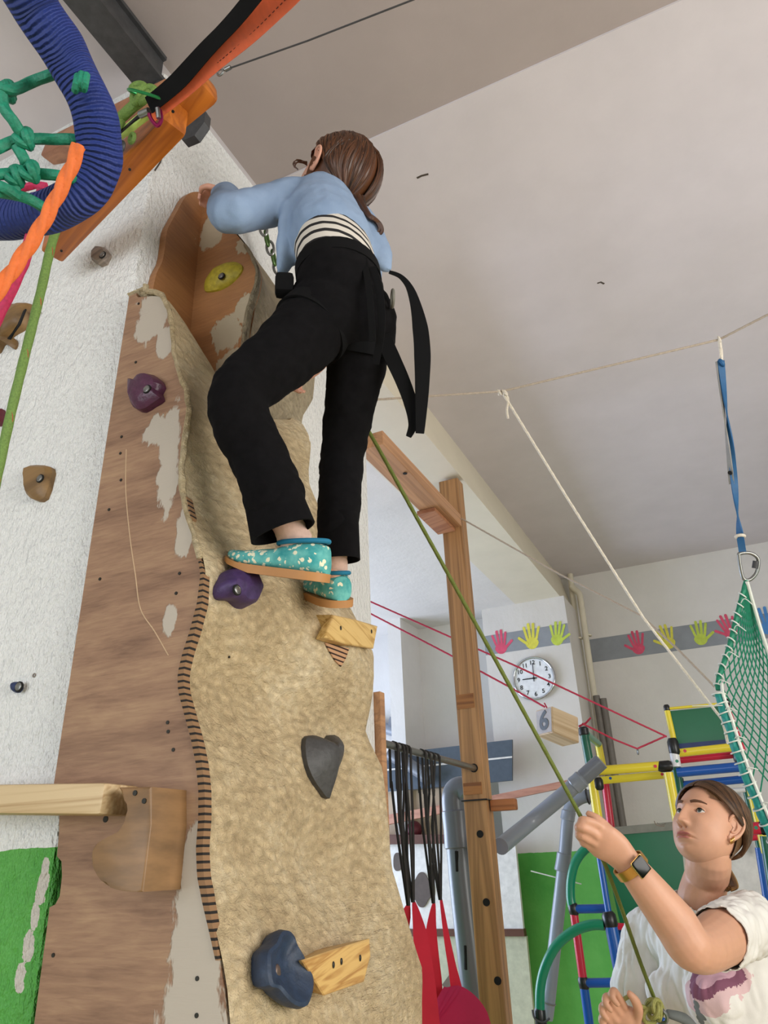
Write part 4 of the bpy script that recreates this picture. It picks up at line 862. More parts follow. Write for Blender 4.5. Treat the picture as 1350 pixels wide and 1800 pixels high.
def cord(pts, r=.0048, m=M_teal, nm='net_cord', par=o, lob=3): obj(nm, rope(cat([P(*q) for q in pts], 6), r, lob, .003, 12), m, par)
cord([(93, 130, .62), (55, 145, .62), (30, 155, .61), (12, 158, .60), (-30, 140, .6)]); cord([(5, 150, .60), (5, 185, .60), (22, 210, .60), (45, 242, .61), (78, 244, .62), (120, 245, .62), (142, 247, .625)])
cord([(45, 242, .61), (20, 250, .61), (-20, 268, .6)]); cord([(30, 258, .61), (42, 280, .61), (52, 302, .62), (75, 306, .62), (110, 310, .62), (142, 318, .63)]); cord([(-10, 308, .6), (20, 305, .61), (52, 302, .62)])
cord([(26, 308, .61), (26, 325, .61), (26, 342, .61)]); cord([(-10, 338, .6), (26, 342, .61), (50, 350, .62), (78, 366, .63)]); cord([(-10, 325, .6), (10, 332, .6), (30, 345, .61)])
for c_, n_ in (((12, 163), 4), ((44, 246), 3), ((54, 304), 3), ((27, 312), 3)):
    bm = bmesh.new()
    for i in range(n_): torus(bm, P(c_[0]+4*math.sin(i*2), c_[1]+3*i-4, .61), (math.sin(i), math.cos(i), .4), .0058, .0036, 14, 8)
    obj('net_knot', bm, M_teal, o)
bm = bmesh.new()
for a, b in ((134, 150), (141, 146), (149, 148)): tube(bm, cat([P(a-2, b+9, .588), P(a, b, .582), P(a+3, b-16, .588)], 4), .003, 8)
obj('wrap_knot', bm, M_teal, o)
bm = bmesh.new(); tube(bm, cat([P(172, 160, .70), P(184, 165, .70), P(184, 178, .70), P(176, 186, .70)], 5), .0042, 8); obj('cord_end', bm, M_orope, o)
r1 = thing('hanging_rope', 'orange braided rope hanging from the blue ring at the left edge', 'rope', P(138, 258, .60))
obj('rope', rope(cat([P(139, 256, .585), P(120, 305, .585), (P(70, 402, .58)), P(20, 478, .57), P(-40, 560, .55)], 8),   .0060, 3, .0018, 24, pitch=.024, amp=.42), M_orope, r1)
r1 = thing('hanging_rope', 'magenta rope just behind the orange one at the left edge', 'rope', P(45, 470, .66))
obj('rope', rope([P(75, 335, .66), P(42, 462, .66), P(15, 520, .66), P(-25, 600, .66)], .0052, 3, .003, 10), M_mrope, r1)
bm = rope([P(20, 335, .9), P(60, 325, .9), P(82, 328, .9)], .005, 3, .003, 10); obj('knot_end', bm, M_mrope, r1)
r1 = thing('hanging_rope', 'lime green climbing rope with red fleck hanging from the orange beam', 'rope', P(92, 430, 1.0))
lp_ = cat([P(215, 215, 1.3), P(150, 290, 1.2), P(100, 400, 1.05), P(70, 520, 1.0), P(40, 640, .97), P(16, 740, .95), P(-12, 870, .92)], 8)
obj('rope', rope(lp_, .0062, 4, .004, 12, amp=.06), M_lime, r1)
bm = bmesh.new(); ds = dens(lp_, .004); hx = [p+Vector((math.cos(i*.35)*.0058, math.sin(i*.35)*.0058*.6, math.sin(i*.35)*.0058*.4)) for i, p in enumerate(ds[60:])]; tube(bm, hx, .0007, 5); obj('tracer_thread', bm, plain('red_tracer', 'a03828', .7), r1)
r1 = thing('webbing_sling', 'wide orange webbing sling coming down from the ceiling to the anchor', 'sling', P(300, 195, 1.3))
op = [P(268, 205, 1.30), P(318, 160, 1.22), P(372, 105, 1.12), P(430, 50, 1.0), P(495, -20, .90), P(560, -90, .82)]
def vdir(pts): return [((pts[min(i+1, len(pts)-1)]-pts[max(i-1, 0)]).normalized()).cross((pts[i]-CAM).normalized())+(pts[i]-CAM).normalized()*.3 for i in range(len(pts))]
opc = cat(op, 6); bm = bmesh.new(); band(bm, opc, vdir(opc), [.016, .026, .034, .040, .046, .046], .003); obj('webbing', bm, plain('orange_webbing', 'e8683c', .6, 0, .08, 60), r1)
for off in (-.009, .009):
    bm = bmesh.new(); cp = cat(op[2:], 20); wdv = vdir(cp)[len(cp)//2].normalized()
    for i in range(0, len(cp)-1, 2): tube(bm, [cp[i]+wdv*off*(1+i*.01)+(CAM-cp[i]).normalized()*.003, cp[i+1]+wdv*off*(1+i*.01)+(CAM-cp[i+1]).normalized()*.003], .0006, 4)
    obj('stitching', bm, plain('dark_stitching', '5a1c10', .7), r1)
r1 = thing('webbing_sling', 'black webbing sling beside the wide orange one', 'sling', P(290, 165, 1.3))
bpc = cat([P(262, 185, 1.28), P(310, 145, 1.2), P(360, 90, 1.1), P(412, 35, .98), P(465, -30, .88), P(525, -100, .8)], 6); bm = bmesh.new(); band(bm, bpc, vdir(bpc), [.026, .026, .020, .019, .019], .003); obj('webbing', bm, plain('black_sling_webbing', '0b0b0d', .95, spec=.2), r1)
r1 = thing('belay_anchor', 'knotted green cord, steel and purple shackle and green ring at the beam', 'anchor', P(260, 185, 1.3))
bm = bmesh.new()
for a, b in ((243, 155), (262, 162), (240, 170), (254, 172)): torus(bm, P(a, b, 1.3), (.4*math.sin(a), 1, .3*math.cos(b)), .010, .0075, 18, 10)
obj('knot', bm, M_lime, r1)
obj('cord', rope(cat([P(252, 172, 1.30), P(225, 196, 1.32), P(195, 222, 1.36), P(140, 280, 1.5)], 6), .010, 3, .005, 12), M_lime, r1)
obj('cord', rope(cat([P(258, 200, 1.30), P(228, 225, 1.32), P(205, 242, 1.36), P(150, 300, 1.5)], 6), .009, 3, .005, 12), plain('pale_green_cord', 'a8c060', .7), r1)
bm = bmesh.new(); band(bm, cat([P(262, 192, 1.29), P(235, 212, 1.29), P(198, 245, 1.3)], 5), (.5, 0, .5), .006, .003); obj('black_cord', bm, M_black, r1)
bm = bmesh.new(); c0 = P(262, 169, 1.27); e1 = (P(299, 180, 1.27)-P(226, 157, 1.27))*.5; e2 = (CAM-c0).normalized()*.03+Vector((0, 0, .004)); tube(bm, [c0+e1*math.cos(2*PI*k/40)+e2*math.sin(2*PI*k/40) for k in range(40)], .0028, 8, closed=True); obj('ring', bm, plain('green_anodised', '2c8c50', .3, .6), r1)
bm = bmesh.new(); tube(bm, cat([P(*q, 1.26) for q in ((262, 200), (266, 210), (276, 221), (283, 212), (282, 197), (277, 190))], 5), .0035, 8, closed=False); obj('shackle', bm, plain('purple_anodised', '8c1c50', .3, .6), r1)
bm = bmesh.new(); tube(bm, [P(246, 202, 1.27), P(262, 195, 1.26)], .006, 10); tube(bm, [P(277, 190, 1.25), P(279, 208, 1.25)], .004, 10); obj('swivel', bm, M_steel, r1)
for a, b in ((232, 243), (213, 258)):
    bm = bmesh.new(); torus(bm, P(a, b, 1.30), (.3, 1, .2), .008, .0035, 16, 8); obj('eyelet', bm, M_lime if a > 220 else M_dark, r1)
# green chain hold behind the child
r1 = thing('anchor_chain', 'small green and steel chain on the pillar behind the climbing child', 'chain', AX(470, 420, X0))
for i in range(6):
    a, b = 463+i*6, 402+i*17; c_ = AX(a, b, -.90); bm = bmesh.new(); uu = Vector((0, .8, -.3)).normalized() if i % 2 else Vector((.8, .4, 0)).normalized()
    tube(bm, [c_+uu*math.cos(2*PI*k/16)*.010+Vector((0, .25, -1)).normalized()*math.sin(2*PI*k/16)*.022 for k in range(16)], .0038, 8, closed=True); obj('link', bm, plain('green_chain', '4c6a34', .4, .4) if i % 2 else M_steel, r1)
# ------------------------------------------------------------------ people: tools
def loft(bm, secs, seg=20):
    """closed tapering limb: secs = (centre, rx, ry[, xdir])"""
    n = len(secs); prev = None; rings = []
    for i, s_ in enumerate(secs):
        c = Vector(s_[0]); t_ = (Vector(secs[min(i+1, n-1)][0])-Vector(secs[max(i-1, 0)][0])).normalized()
        x = Vector(s_[3]) if len(s_) > 3 else (prev if prev is not None else t_.orthogonal())
        x = (x-t_*x.dot(t_)).normalized(); y = t_.cross(x); prev = x
        rings.append([bm.verts.new(c+x*math.cos(2*PI*k/seg)*s_[1]+y*math.sin(2*PI*k/seg)*s_[2]) for k in range(seg)])
    for a, b in zip(rings[:-1], rings[1:]):
        for k in range(seg): bm.faces.new((a[k], a[(k+1) % seg], b[(k+1) % seg], b[k]))
    for rg, s_, sg in ((rings[0], secs[0], -1), (rings[-1], secs[-1], 1)):
        t_ = (Vector(secs[1][0])-Vector(secs[0][0])) if sg < 0 else (Vector(secs[-1][0])-Vector(secs[-2][0])); t_ = t_.normalized()*sg
        c = Vector(s_[0]); cur = rg
        for f, h in ((.85, .45), (.5, .8)):
            nx = [bm.verts.new(c+(v.co-c)*f/(1 if cur is rg else .85)+t_*min(s_[1], s_[2])*(h if cur is rg else h-.45)) for v in cur] if cur is rg else [bm.verts.new(c+(v.co-c)*f+t_*min(s_[1], s_[2])*h) for v in rg]
            for k in range(seg): bm.faces.new((cur[k], cur[(k+1) % seg], nx[(k+1) % seg], nx[k]))
            cur = nx
        bm.faces.new(cur)
    return bm
def limb(bm, pts, rads, n=5, flat=None, xdir=None):
    pp = cat(pts, n); m = len(pp); secs = []
    for i, p in enumerate(pp):
        r = lerpl(list(rads), i/(m-1)); f = 1 if flat is None else (flat if isinstance(flat, (int, float)) else lerpl(list(flat), i/(m-1)))
        secs.append((p, r, r*f)+((xdir,) if xdir is not None else ()))
    return loft(bm, secs)
def ball(bm, c, r, sx=(1, 1, 1), rot=None):
    m = Matrix.Translation(Vector(c))@(rot.to_4x4() if rot is not None else Matrix.Identity(4))@Matrix.Diagonal((r*sx[0], r*sx[1], r*sx[2], 1))
    bmesh.ops.create_uvsphere(bm, u_segments=24, v_segments=16, radius=1, matrix=m); return bm
def fuse(bm, voxel, it=6, fac=.5, disp=None):
    """union of the overlapping closed pieces into one continuous skin"""
    bmesh.ops.recalc_face_normals(bm, faces=bm.faces[:])
    me = bpy.data.meshes.new('tmp'); bm.to_mesh(me); bm.free(); o = bpy.data.objects.new('tmp', me); C.objects.link(o)
    m = o.modifiers.new('r', 'REMESH'); m.mode = 'VOXEL'; m.voxel_size = voxel; m.use_smooth_shade = True
    s_ = o.modifiers.new('s', 'SMOOTH'); s_.factor = fac; s_.iterations = it
    dg = bpy.context.evaluated_depsgraph_get(); out = bpy.data.meshes.new_from_object(o.evaluated_get(dg)); bpy.data.objects.remove(o); bpy.data.meshes.remove(me)
    if disp:
        out.update(); nrm = [v.normal.copy() for v in out.vertices]
        for v, n_ in zip(out.vertices, nrm): v.co += n_*disp(v.co)
    return out
def finger(bm, pts, r0, r1): return limb(bm, pts, (r0, r0*.98, r0*.9, r1), 4)
def frame(F_, up=(0, 0, 1)):
    F_ = Vector(F_).normalized(); R_ = F_.cross(Vector(up)).normalized(); U_ = R_.cross(F_); return R_, F_, U_
# head in its own frame: x to its right, y forward, z up, metres for an adult
ELL = (((0, -.016, .026), (.074, .093, .088)), ((0, .020, -.014), (.067, .067, .074)), ((0, .028, -.062), (.049, .048, .041)), ((.034, .002, -.044), (.032, .044, .036)))
def head_f(x, y, z):
    x = abs(x); k = 110.0; acc = 0.0
    for c, r in ELL:
        q = math.sqrt(((x-c[0])/r[0])**2+((y-c[1])/r[1])**2+((z-c[2])/r[2])**2); acc += math.exp(-k*(q-1)*min(r))
    return -math.log(acc+1e-300)/k
TN, TM = 160, 120; HT = []
for j in range(TM+1):
    row = []; th_ = PI*j/TM
    for i in range(TN+1):
        a_h = 2*PI*i/TN
        if i > TN//2: row.append(row[TN-i]); continue
        dx, dy, dz = math.sin(th_)*math.sin(a_h), math.sin(th_)*math.cos(a_h), math.cos(th_); lo, hi = .01, .2
        for _ in range(17):
            m_ = (lo+hi)/2
            if head_f(dx*m_, dy*m_, dz*m_) < 0: lo = m_
            else: hi = m_
        row.append(lo)
    HT.append(row)
def g2(x, z, cx, cz, sx, sz): return math.exp(-((x-cx)/sx)**2-((z-cz)/sz)**2)
EX, EZ, ER = .0315, .008, .0130
def g4(x, z, cx, cz, sx, sz): return math.exp(-((x-cx)/sx)**4-((z-cz)/sz)**2)
def head_base(d):
    L = d.length; th_ = math.acos(max(-1, min(1, d.z/L)))/PI*TM; a_ = (math.atan2(d.x, d.y) % (2*PI))/(2*PI)*TN
    j = min(int(th_), TM-1); i = min(int(a_), TN-1); fj = th_-j; fi = a_-i
    return ((HT[j][i]*(1-fi)+HT[j][i+1]*fi)*(1-fj)+(HT[j+1][i]*(1-fi)+HT[j+1][i+1]*fi)*fj)/L
def face_disp(x, z):
    y = 0.0; ax_ = abs(x)
    y -= .0105*g2(ax_, z, EX, EZ+.001, .017, .0105)
    y += .0045*g2(ax_, z, .026, .027, .022, .008)
    if z < .022:
        f = max(0, min(1, (.022-z)/.052)); h = .004+.019*f**1.2; wd = .0068+.0045*f
        h *= 1/(1+math.exp(-(z+.0365)/.0016)); y += h*math.exp(-(x/wd)**2)
    y += .0085*g2(ax_, z, .0125, -.030, .0062, .0068)
    y -= .011*g2(ax_, z, .0070, -.0380, .0038, .0030)
    y += .004*g2(ax_, z, .044, -.022, .018, .016)
    y += .0080*g4(x, z, 0, -.0545+.4*x*x*-10, .024, .0046)-.0015*g2(x, z, 0, -.049, .003, .005)
    y += .0085*g4(x, z, 0, -.0665, .021, .0052)-.0065*g4(x, z, 0, -.0602-4*x*x, .027, .0018)
    y -= .003*g2(x, z, 0, -.078, .018, .005); y += .007*g2(x, z, 0, -.092, .017, .013)
    return y
def head_point(d):
    p = d*head_base(d)
    if p.y > 0.0:
        w = min(1, p.y/.05); w = w*w*(3-2*w); p = Vector((p.x, p.y+face_disp(p.x, p.z)*w, p.z))
    return p
def head_mesh(nu=260, nv=210, eyes=True):
    vs = []; fs = []; lip = []
    ey = head_point(Vector((EX, .075, EZ)).normalized()).y; ECY = ey-.0075
    for j in range(nv+1):
        th = PI*j/nv; th = th+.22*math.sin(2*th)*-.5*-1 if False else th
        for i in range(nu):
            a = 2*PI*i/nu; a = a+.62*math.sin(a)*-1 # denser in front
            d = Vector((math.sin(th)*math.sin(a), math.sin(th)*math.cos(a), math.cos(th))); p = head_point(d)
            if eyes and p.y > .02:
                dx = abs(p.x)-EX; dz = p.z-EZ; q = dx*dx+dz*dz
                if q < .0150**2:
                    o_ = 1-(dx/.0138)**2; up_ = .0066*o_; lo_ = -.0058*o_
                    if o_ > 0 and lo_ < dz < up_: p.y = ECY+math.sqrt(max(1e-7, ER**2-min(q, ER**2*.99)))-.004
                    else: p.y = max(p.y, ECY+math.sqrt(max(0, (ER+.0014)**2-q)))
            l_ = max(g4(p.x, p.z, 0, -.0560-4*p.x**2, .025, .0036), g4(p.x, p.z, 0, -.0655-2*p.x**2, .022, .0046)) if p.y > .05 else 0
            vs.append(p); lip.append(min(1, max(0, (l_-.45)*4)))
    for j in range(nv):
        for i in range(nu): fs.append((j*nu+i, j*nu+(i+1) % nu, (j+1)*nu+(i+1) % nu, (j+1)*nu+i))
    return vs, fs, lip, ECY
def skin_mat(name, base, lipc):
    k = NT(name); at_ = k.n('ShaderNodeAttribute'); at_.attribute_name = 'lip'; n_ = k.noise(k.map(), 40, 4)
    c = k.ramp(n_, [(.3, tuple(x*.93 for x in rgb(base)[:3])), (.7, rgb(base))])
    c = k.mix(at_.outputs['Fac'], c, rgb(lipc)); k.b.inputs['Subsurface Weight'].default_value = .12; k.b.inputs['Subsurface Radius'].default_value = (.012, .004, .002)
    k.bump(k.noise(k.map(), 500, 2), .0003, .4); return k.done(c, .48, spec=.4)
def join_head(body_me, vs, fs, lip, fr, cen, sc):
    R_, F_, U_ = fr; bm = bmesh.new(); bm.from_mesh(body_me); la = bm.verts.layers.float.new('lip')
    nv_ = [bm.verts.new(cen+(R_*p.x+F_*p.y+U_*p.z)*sc) for p in vs]
    for v, l_ in zip(nv_, lip): v[la] = l_
    for f in fs:
        try: bm.faces.new([nv_[i] for i in f])
        except ValueError: pass
    me = bpy.data.meshes.new('body'); bm.to_mesh(me); bm.free(); return me
def ear_bm(bm, fr, cen, sc, side):
    R_, F_, U_ = fr
    def W(x, y, z): return cen+(R_*x*side+F_*y+U_*z)*sc
    hp = [(.071, .004, .012), (.078, .002, .026), (.084, -.010, .032), (.088, -.022, .026), (.087, -.027, .010), (.082, -.022, -.008), (.077, -.012, -.020), (.073, -.004, -.026), (.072, .001, -.020)]
    tube(bm, cat([W(*q) for q in hp], 6), [.0028*sc, .0034*sc, .0036*sc, .0034*sc, .0036*sc, .005*sc, .0062*sc, .004*sc], 10)
    tube(bm, cat([W(*q) for q in ((.075, -.004, .020), (.079, -.013, .018), (.080, -.016, .006), (.077, -.012, -.006), (.074, -.003, -.009))], 5), .0026*sc, 8)
    m = bm; pts = [W(*q) for q in hp]; c = W(.073, -.010, .004); cv = m.verts.new(c); rr = [m.verts.new(p) for p in cat(pts, 3)]
    for a, b in zip(rr[:-1], rr[1:]): m.faces.new((cv, a, b))
def hair_strand(bm, fr, cen, sc, dirs, offs, r, n=9, seg=6, flat=.55):
    R_, F_, U_ = fr; dd = cat([Vector(d).normalized() for d in dirs], n); m = len(dd); pts = []
    for i, d in enumerate(dd):
        d = d.normalized(); o_ = lerpl(list(offs), i/(m-1)); p = d*(head_base(d)+.004+o_); pts.append(cen+(R_*p.x+F_*p.y+U_*p.z)*sc)
    tube(bm, pts, [r*.5*sc, r*sc, r*sc, r*.9*sc, r*.6*sc], seg)
def hair_cap(bm, fr, cen, sc, test, off=.005, nu=90, nv=60):
    R_, F_, U_ = fr; V = {}
    def gv(i, j):
        i %= nu
        if (i, j) not in V:
            th = PI*j/nv; a = 2*PI*i/nu; d = Vector((math.sin(th)*math.sin(a), math.sin(th)*math.cos(a), math.cos(th))); p = d*(head_base(d)+off+.0025*mnoise.noise(Vector((a*6, th*1.5, 2)))); V[(i, j)] = bm.verts.new(cen+(R_*p.x+F_*p.y+U_*p.z)*sc)
        return V[(i, j)]
    for j in range(nv):
        for i in range(nu):
            th = PI*(j+.5)/nv; a = 2*PI*(i+.5)/nu; d = Vector((math.sin(th)*math.sin(a), math.sin(th)*math.cos(a), math.cos(th)))
            if test(d):
                q = [gv(i, j), gv(i+1, j), gv(i+1, j+1), gv(i, j+1)]
                if len(set(q)) == 4:
                    try: bm.faces.new(q)
                    except ValueError: pass
def hairmat(name, a, b):
    k = NT(name); oi = k.n('ShaderNodeNewGeometry'); n_ = k.noise(k.map((1, 1, 1)), 60, 4); f = k.math('ADD', k.math('MULTIPLY', oi.outputs['Random Per Island'], .6), k.math('MULTIPLY', n_, .4))
    return k.done(k.ramp(f, [(.2, rgb(a)), (.8, rgb(b))]), .42)
def fold(sc_, amp, dx=(1, 1, 1)):
    dv = Vector(dx)
    return lambda c: amp*(mnoise.noise(Vector((c.x*dv.x, c.y*dv.y, c.z*dv.z))*sc_)+.5*abs(mnoise.noise(Vector((c.x*dv.x, c.y*dv.y, c.z*dv.z))*sc_*1.9)))

# ------------------------------------------------------------------ the climbing child
M_skin = skin_mat('skin', 'cf9c80', 'b26a62'); M_skinc = skin_mat('child_skin', 'd6a088', 'c07a70')
M_blk = plain('black_trouser_cloth', '0e0d0f', 1.0, 0, .25, 60, .0006, .15); M_harn = plain('black_harness_webbing', '08080a', .9, spec=.2)
k = NT('pale_blue_knit'); n_ = k.noise(k.map(), 300, 3); n2 = k.noise(k.map(), 10, 3); k.bump(n_, .0008, .6)
M_card = k.done(k.ramp(n2, [(.3, rgb('7a90ae')), (.7, rgb('8ea3c0'))]), .9)
k = NT('striped_shirt'); g = k.n('ShaderNodeNewGeometry'); sp_x = k.n('ShaderNodeSeparateXYZ'); k.l(g.outputs['Position'], sp_x.inputs[0])
fr_ = k.math('FRACT', k.math('MULTIPLY', k.math('ADD', sp_x.outputs[2], k.math('MULTIPLY', sp_x.outputs[1], .25)), 1/.022)); M_strp = k.done(k.mix(k.math('GREATER_THAN', fr_, .62), rgb('cfc8be'), rgb('1c1a1c')), .9)
M_sock = plain('pink_beige_sock', 'cbaa9c', .9, 0, .1, 60, .001)
k = NT('butterfly_cloth'); vv = k.map(); vo = k.n('ShaderNodeTexVoronoi'); vo.inputs['Scale'].default_value = 62; k.l(vv, vo.inputs['Vector'])
v2_ = k.n('ShaderNodeTexVoronoi'); v2_.inputs['Scale'].default_value = 125; k.l(vv, v2_.inputs['Vector'])
bf = k.math('MULTIPLY', k.math('LESS_THAN', vo.outputs['Distance'], .52), k.math('LESS_THAN', v2_.outputs['Distance'], .44))
n2 = k.noise(vv, 30, 4); M_bfly = k.done(k.mix(bf, k.ramp(n2, [(.35, rgb('2f8f92')), (.6, rgb('6cb8b2'))]), rgb('e2dcc0')), .85)
M_trim = plain('teal_binding', '0f6f90', .8); M_sole = plain('gum_sole', 'b07c48', .6, 0, .08, 20)
child = thing('person', 'child in blue cardigan, black trousers and harness climbing the beige wall', 'person', AX(500, 1020, -.6))
hipL, hipR = P(566, 560, 1.42), P(636, 580, 1.46); knL, anL = P(418, 702, 1.27), P(512, 955, 1.222); knR, anR = P(603, 790, 1.49), P(588, 990, 1.375)
pel, wai, che, nkb = P(600, 520, 1.46), P(592, 462, 1.50), P(572, 395, 1.58), P(566, 338, 1.67); shL, shR = P(512, 352, 1.60), P(628, 392, 1.70); hd = P(588, 318, 1.73)
elL, haL = P(404, 376, 1.50), P(397, 343, 1.72); elR, haR = P(640, 500, 1.74), P(560, 640, 1.66)
bm = bmesh.new()
limb(bm, [pel, wai, che, nkb], (.075, .072, .082, .045), 4, .75, (0, 1, .2)); limb(bm, [shL, (shL+shR)/2, shR], (.034, .05, .034), 4); limb(bm, [nkb, (nkb+hd)/2, hd], (.034, .03, .034), 3)
limb(bm, [shL, elL, elL.lerp(haL, .9)], (.034, .027, .02), 5); limb(bm, [shR, elR, elR.lerp(haR, .92)], (.034, .027, .02), 5)
limb(bm, [pel.lerp(hipL, .7), knL, anL, P(528, 982, 1.225)], (.048, .030, .016, .012), 5); limb(bm, [pel.lerp(hipR, .7), knR, anR, P(590, 1030, 1.40)], (.044, .028, .015, .012), 5)
def small_hand(bm, wr, dirv, across, curl, sc=1.0):
    d = Vector(dirv).normalized(); a = Vector(across); a = (a-d*a.dot(d)).normalized(); c = Vector(curl); c = (c-d*c.dot(d)-a*c.dot(a)).normalized()
    limb(bm, [wr-d*.015*sc, wr+d*.02*sc, wr+d*.05*sc], (.018*sc, .028*sc, .027*sc), 4, (.8, .5, .42), a)
    for i, (o_, L) in enumerate(((-.0195, .85), (-.0065, 1.0), (.0065, .93), (.019, .75))):
        b = wr+d*.05*sc+a*o_*sc; l_ = .055*L*sc
        finger(bm, [b, b+d*l_*.45+c*l_*.1, b+d*l_*.62+c*l_*.48, b+d*l_*.42+c*l_*.8], .0068*sc, .0052*sc)
    b = wr+d*.012*sc-a*.02*sc; finger(bm, [b, b+d*.02*sc-a*.016*sc+c*.006*sc, b+d*.04*sc-a*.018*sc+c*.016*sc, b+d*.05*sc-a*.008*sc+c*.024*sc], .0085*sc, .0058*sc)
small_hand(bm, haL, (-.75, .1, .62), (.1, 1, 0), (-.5, 0, -.8), .9); small_hand(bm, haR, (-.8, 0, -.3), (0, 1, 0), (-.4, .4, -.7), .9)
body = fuse(bm, .0042, 4)
frc = frame((-.84, .02, .50), (.05, -.12, 1)); SC = .86; hv, hf, hl, ECY = head_mesh(120, 96, False)
body = join_head(body, hv, hf, hl, frc, hd, SC); bo = obj('body', body, M_skinc, child)
bm = bmesh.new(); ear_bm(bm, frc, hd-frc[0]*.014+frc[1]*.004, SC, -1); obj('ear', bm, M_skinc, child); bm = bmesh.new(); ear_bm(bm, frc, hd, SC, 1); obj('ear', bm, M_skinc, child)
# trousers
bm = bmesh.new()
limb(bm, [wai+Vector((0, 0, -.004)), wai.lerp(pel, .5), pel, pel.lerp((hipL+hipR)/2, 1.0)], (.083, .094, .100, .088), 4, .84, (0, 1, .2))
limb(bm, [pel.lerp(hipL, .55), hipL, hipL.lerp(knL, .5), knL, knL.lerp(anL, .45), P(484, 878, 1.205)], (.082, .077, .062, .052, .050, .050), 6)
limb(bm, [pel.lerp(hipR, .5), hipR, hipR.lerp(knR, .5), knR, knR.lerp(anR, .4), P(594, 925, 1.385)], (.08, .07, .053, .045, .042, .040), 6)
ball(bm, P(573, 555, 1.40), .068); ball(bm, P(632, 565, 1.44), .066)
tr = fuse(bm, .0055, 6, .5, fold(26, .0035, (1, 1, 1.6))); obj('trousers', tr, M_blk, child)
# open flared hems
def hem(c0, c1, r0, r1, xd, nm='trouser_hem'):
    bm = bmesh.new(); ax_ = (c1-c0).normalized(); x = (Vector(xd)-ax_*Vector(xd).dot(ax_)).normalized(); y = ax_.cross(x); R1 = []
    for f, rr in ((0, r0), (.5, (r0+r1)/2), (1, r1), (1, r1*.93), (.3, r0*.85)):
        R1.append([bm.verts.new(c0.lerp(c1, f)+(x*math.cos(2*PI*k/32)+y*math.sin(2*PI*k/32)*.8)*rr*(1+.03*math.sin(3*2*PI*k/32))) for k in range(32)])
    for a, b in zip(R1[:-1], R1[1:]):
        for k in range(32): bm.faces.new((a[k], a[(k+1) % 32], b[(k+1) % 32], b[k]))
    bm.faces.new(R1[-1]); obj(nm, bm, M_blk, child)
hem(P(478, 866, 1.208), P(499, 936, 1.19), .049, .056, (1, 0, 0)); hem(P(596, 905, 1.39), P(595, 985, 1.365), .039, .043, (1, 0, 0))
# striped shirt and cardigan
bm = bmesh.new(); limb(bm, [pel.lerp(wai, .55), wai, wai.lerp(che, .5), che], (.088, .092, .092, .08), 4, .84, (0, 1, .2)); obj('striped_shirt', fuse(bm, .006, 4), M_strp, child)
bm = bmesh.new()
limb(bm, [wai.lerp(che, .42), wai.lerp(che, .7), che, che.lerp(nkb, .55), nkb.lerp(hd, .12)], (.100, .099, .096, .078, .042), 5, .86, (0, 1, .2))
limb(bm, [shL.lerp(shR, .12), (shL+shR)/2, shL.lerp(shR, .9)], (.045, .062, .045), 4)
limb(bm, [shL.lerp(shR, .1), shL, shL.lerp(elL, .5), elL, elL.lerp(haL, .5), elL.lerp(haL, .86)], (.048, .048, .043, .041, .038, .034), 5)
limb(bm, [shR, elR, elR.lerp(haR, .84)], (.046, .038, .03), 5)
limb(bm, [P(520, 385, 1.56), P(505, 440, 1.52), P(493, 482, 1.50)], (.050, .034, .010), 5, .5, (0, 1, .3)); limb(bm, [P(640, 400, 1.60), P(668, 450, 1.56), P(680, 472, 1.54)], (.045, .028, .012), 5, .6)
obj('cardigan', fuse(bm, .0052, 6, .5, fold(24, .004, (1, 1, 1))), M_card, child)
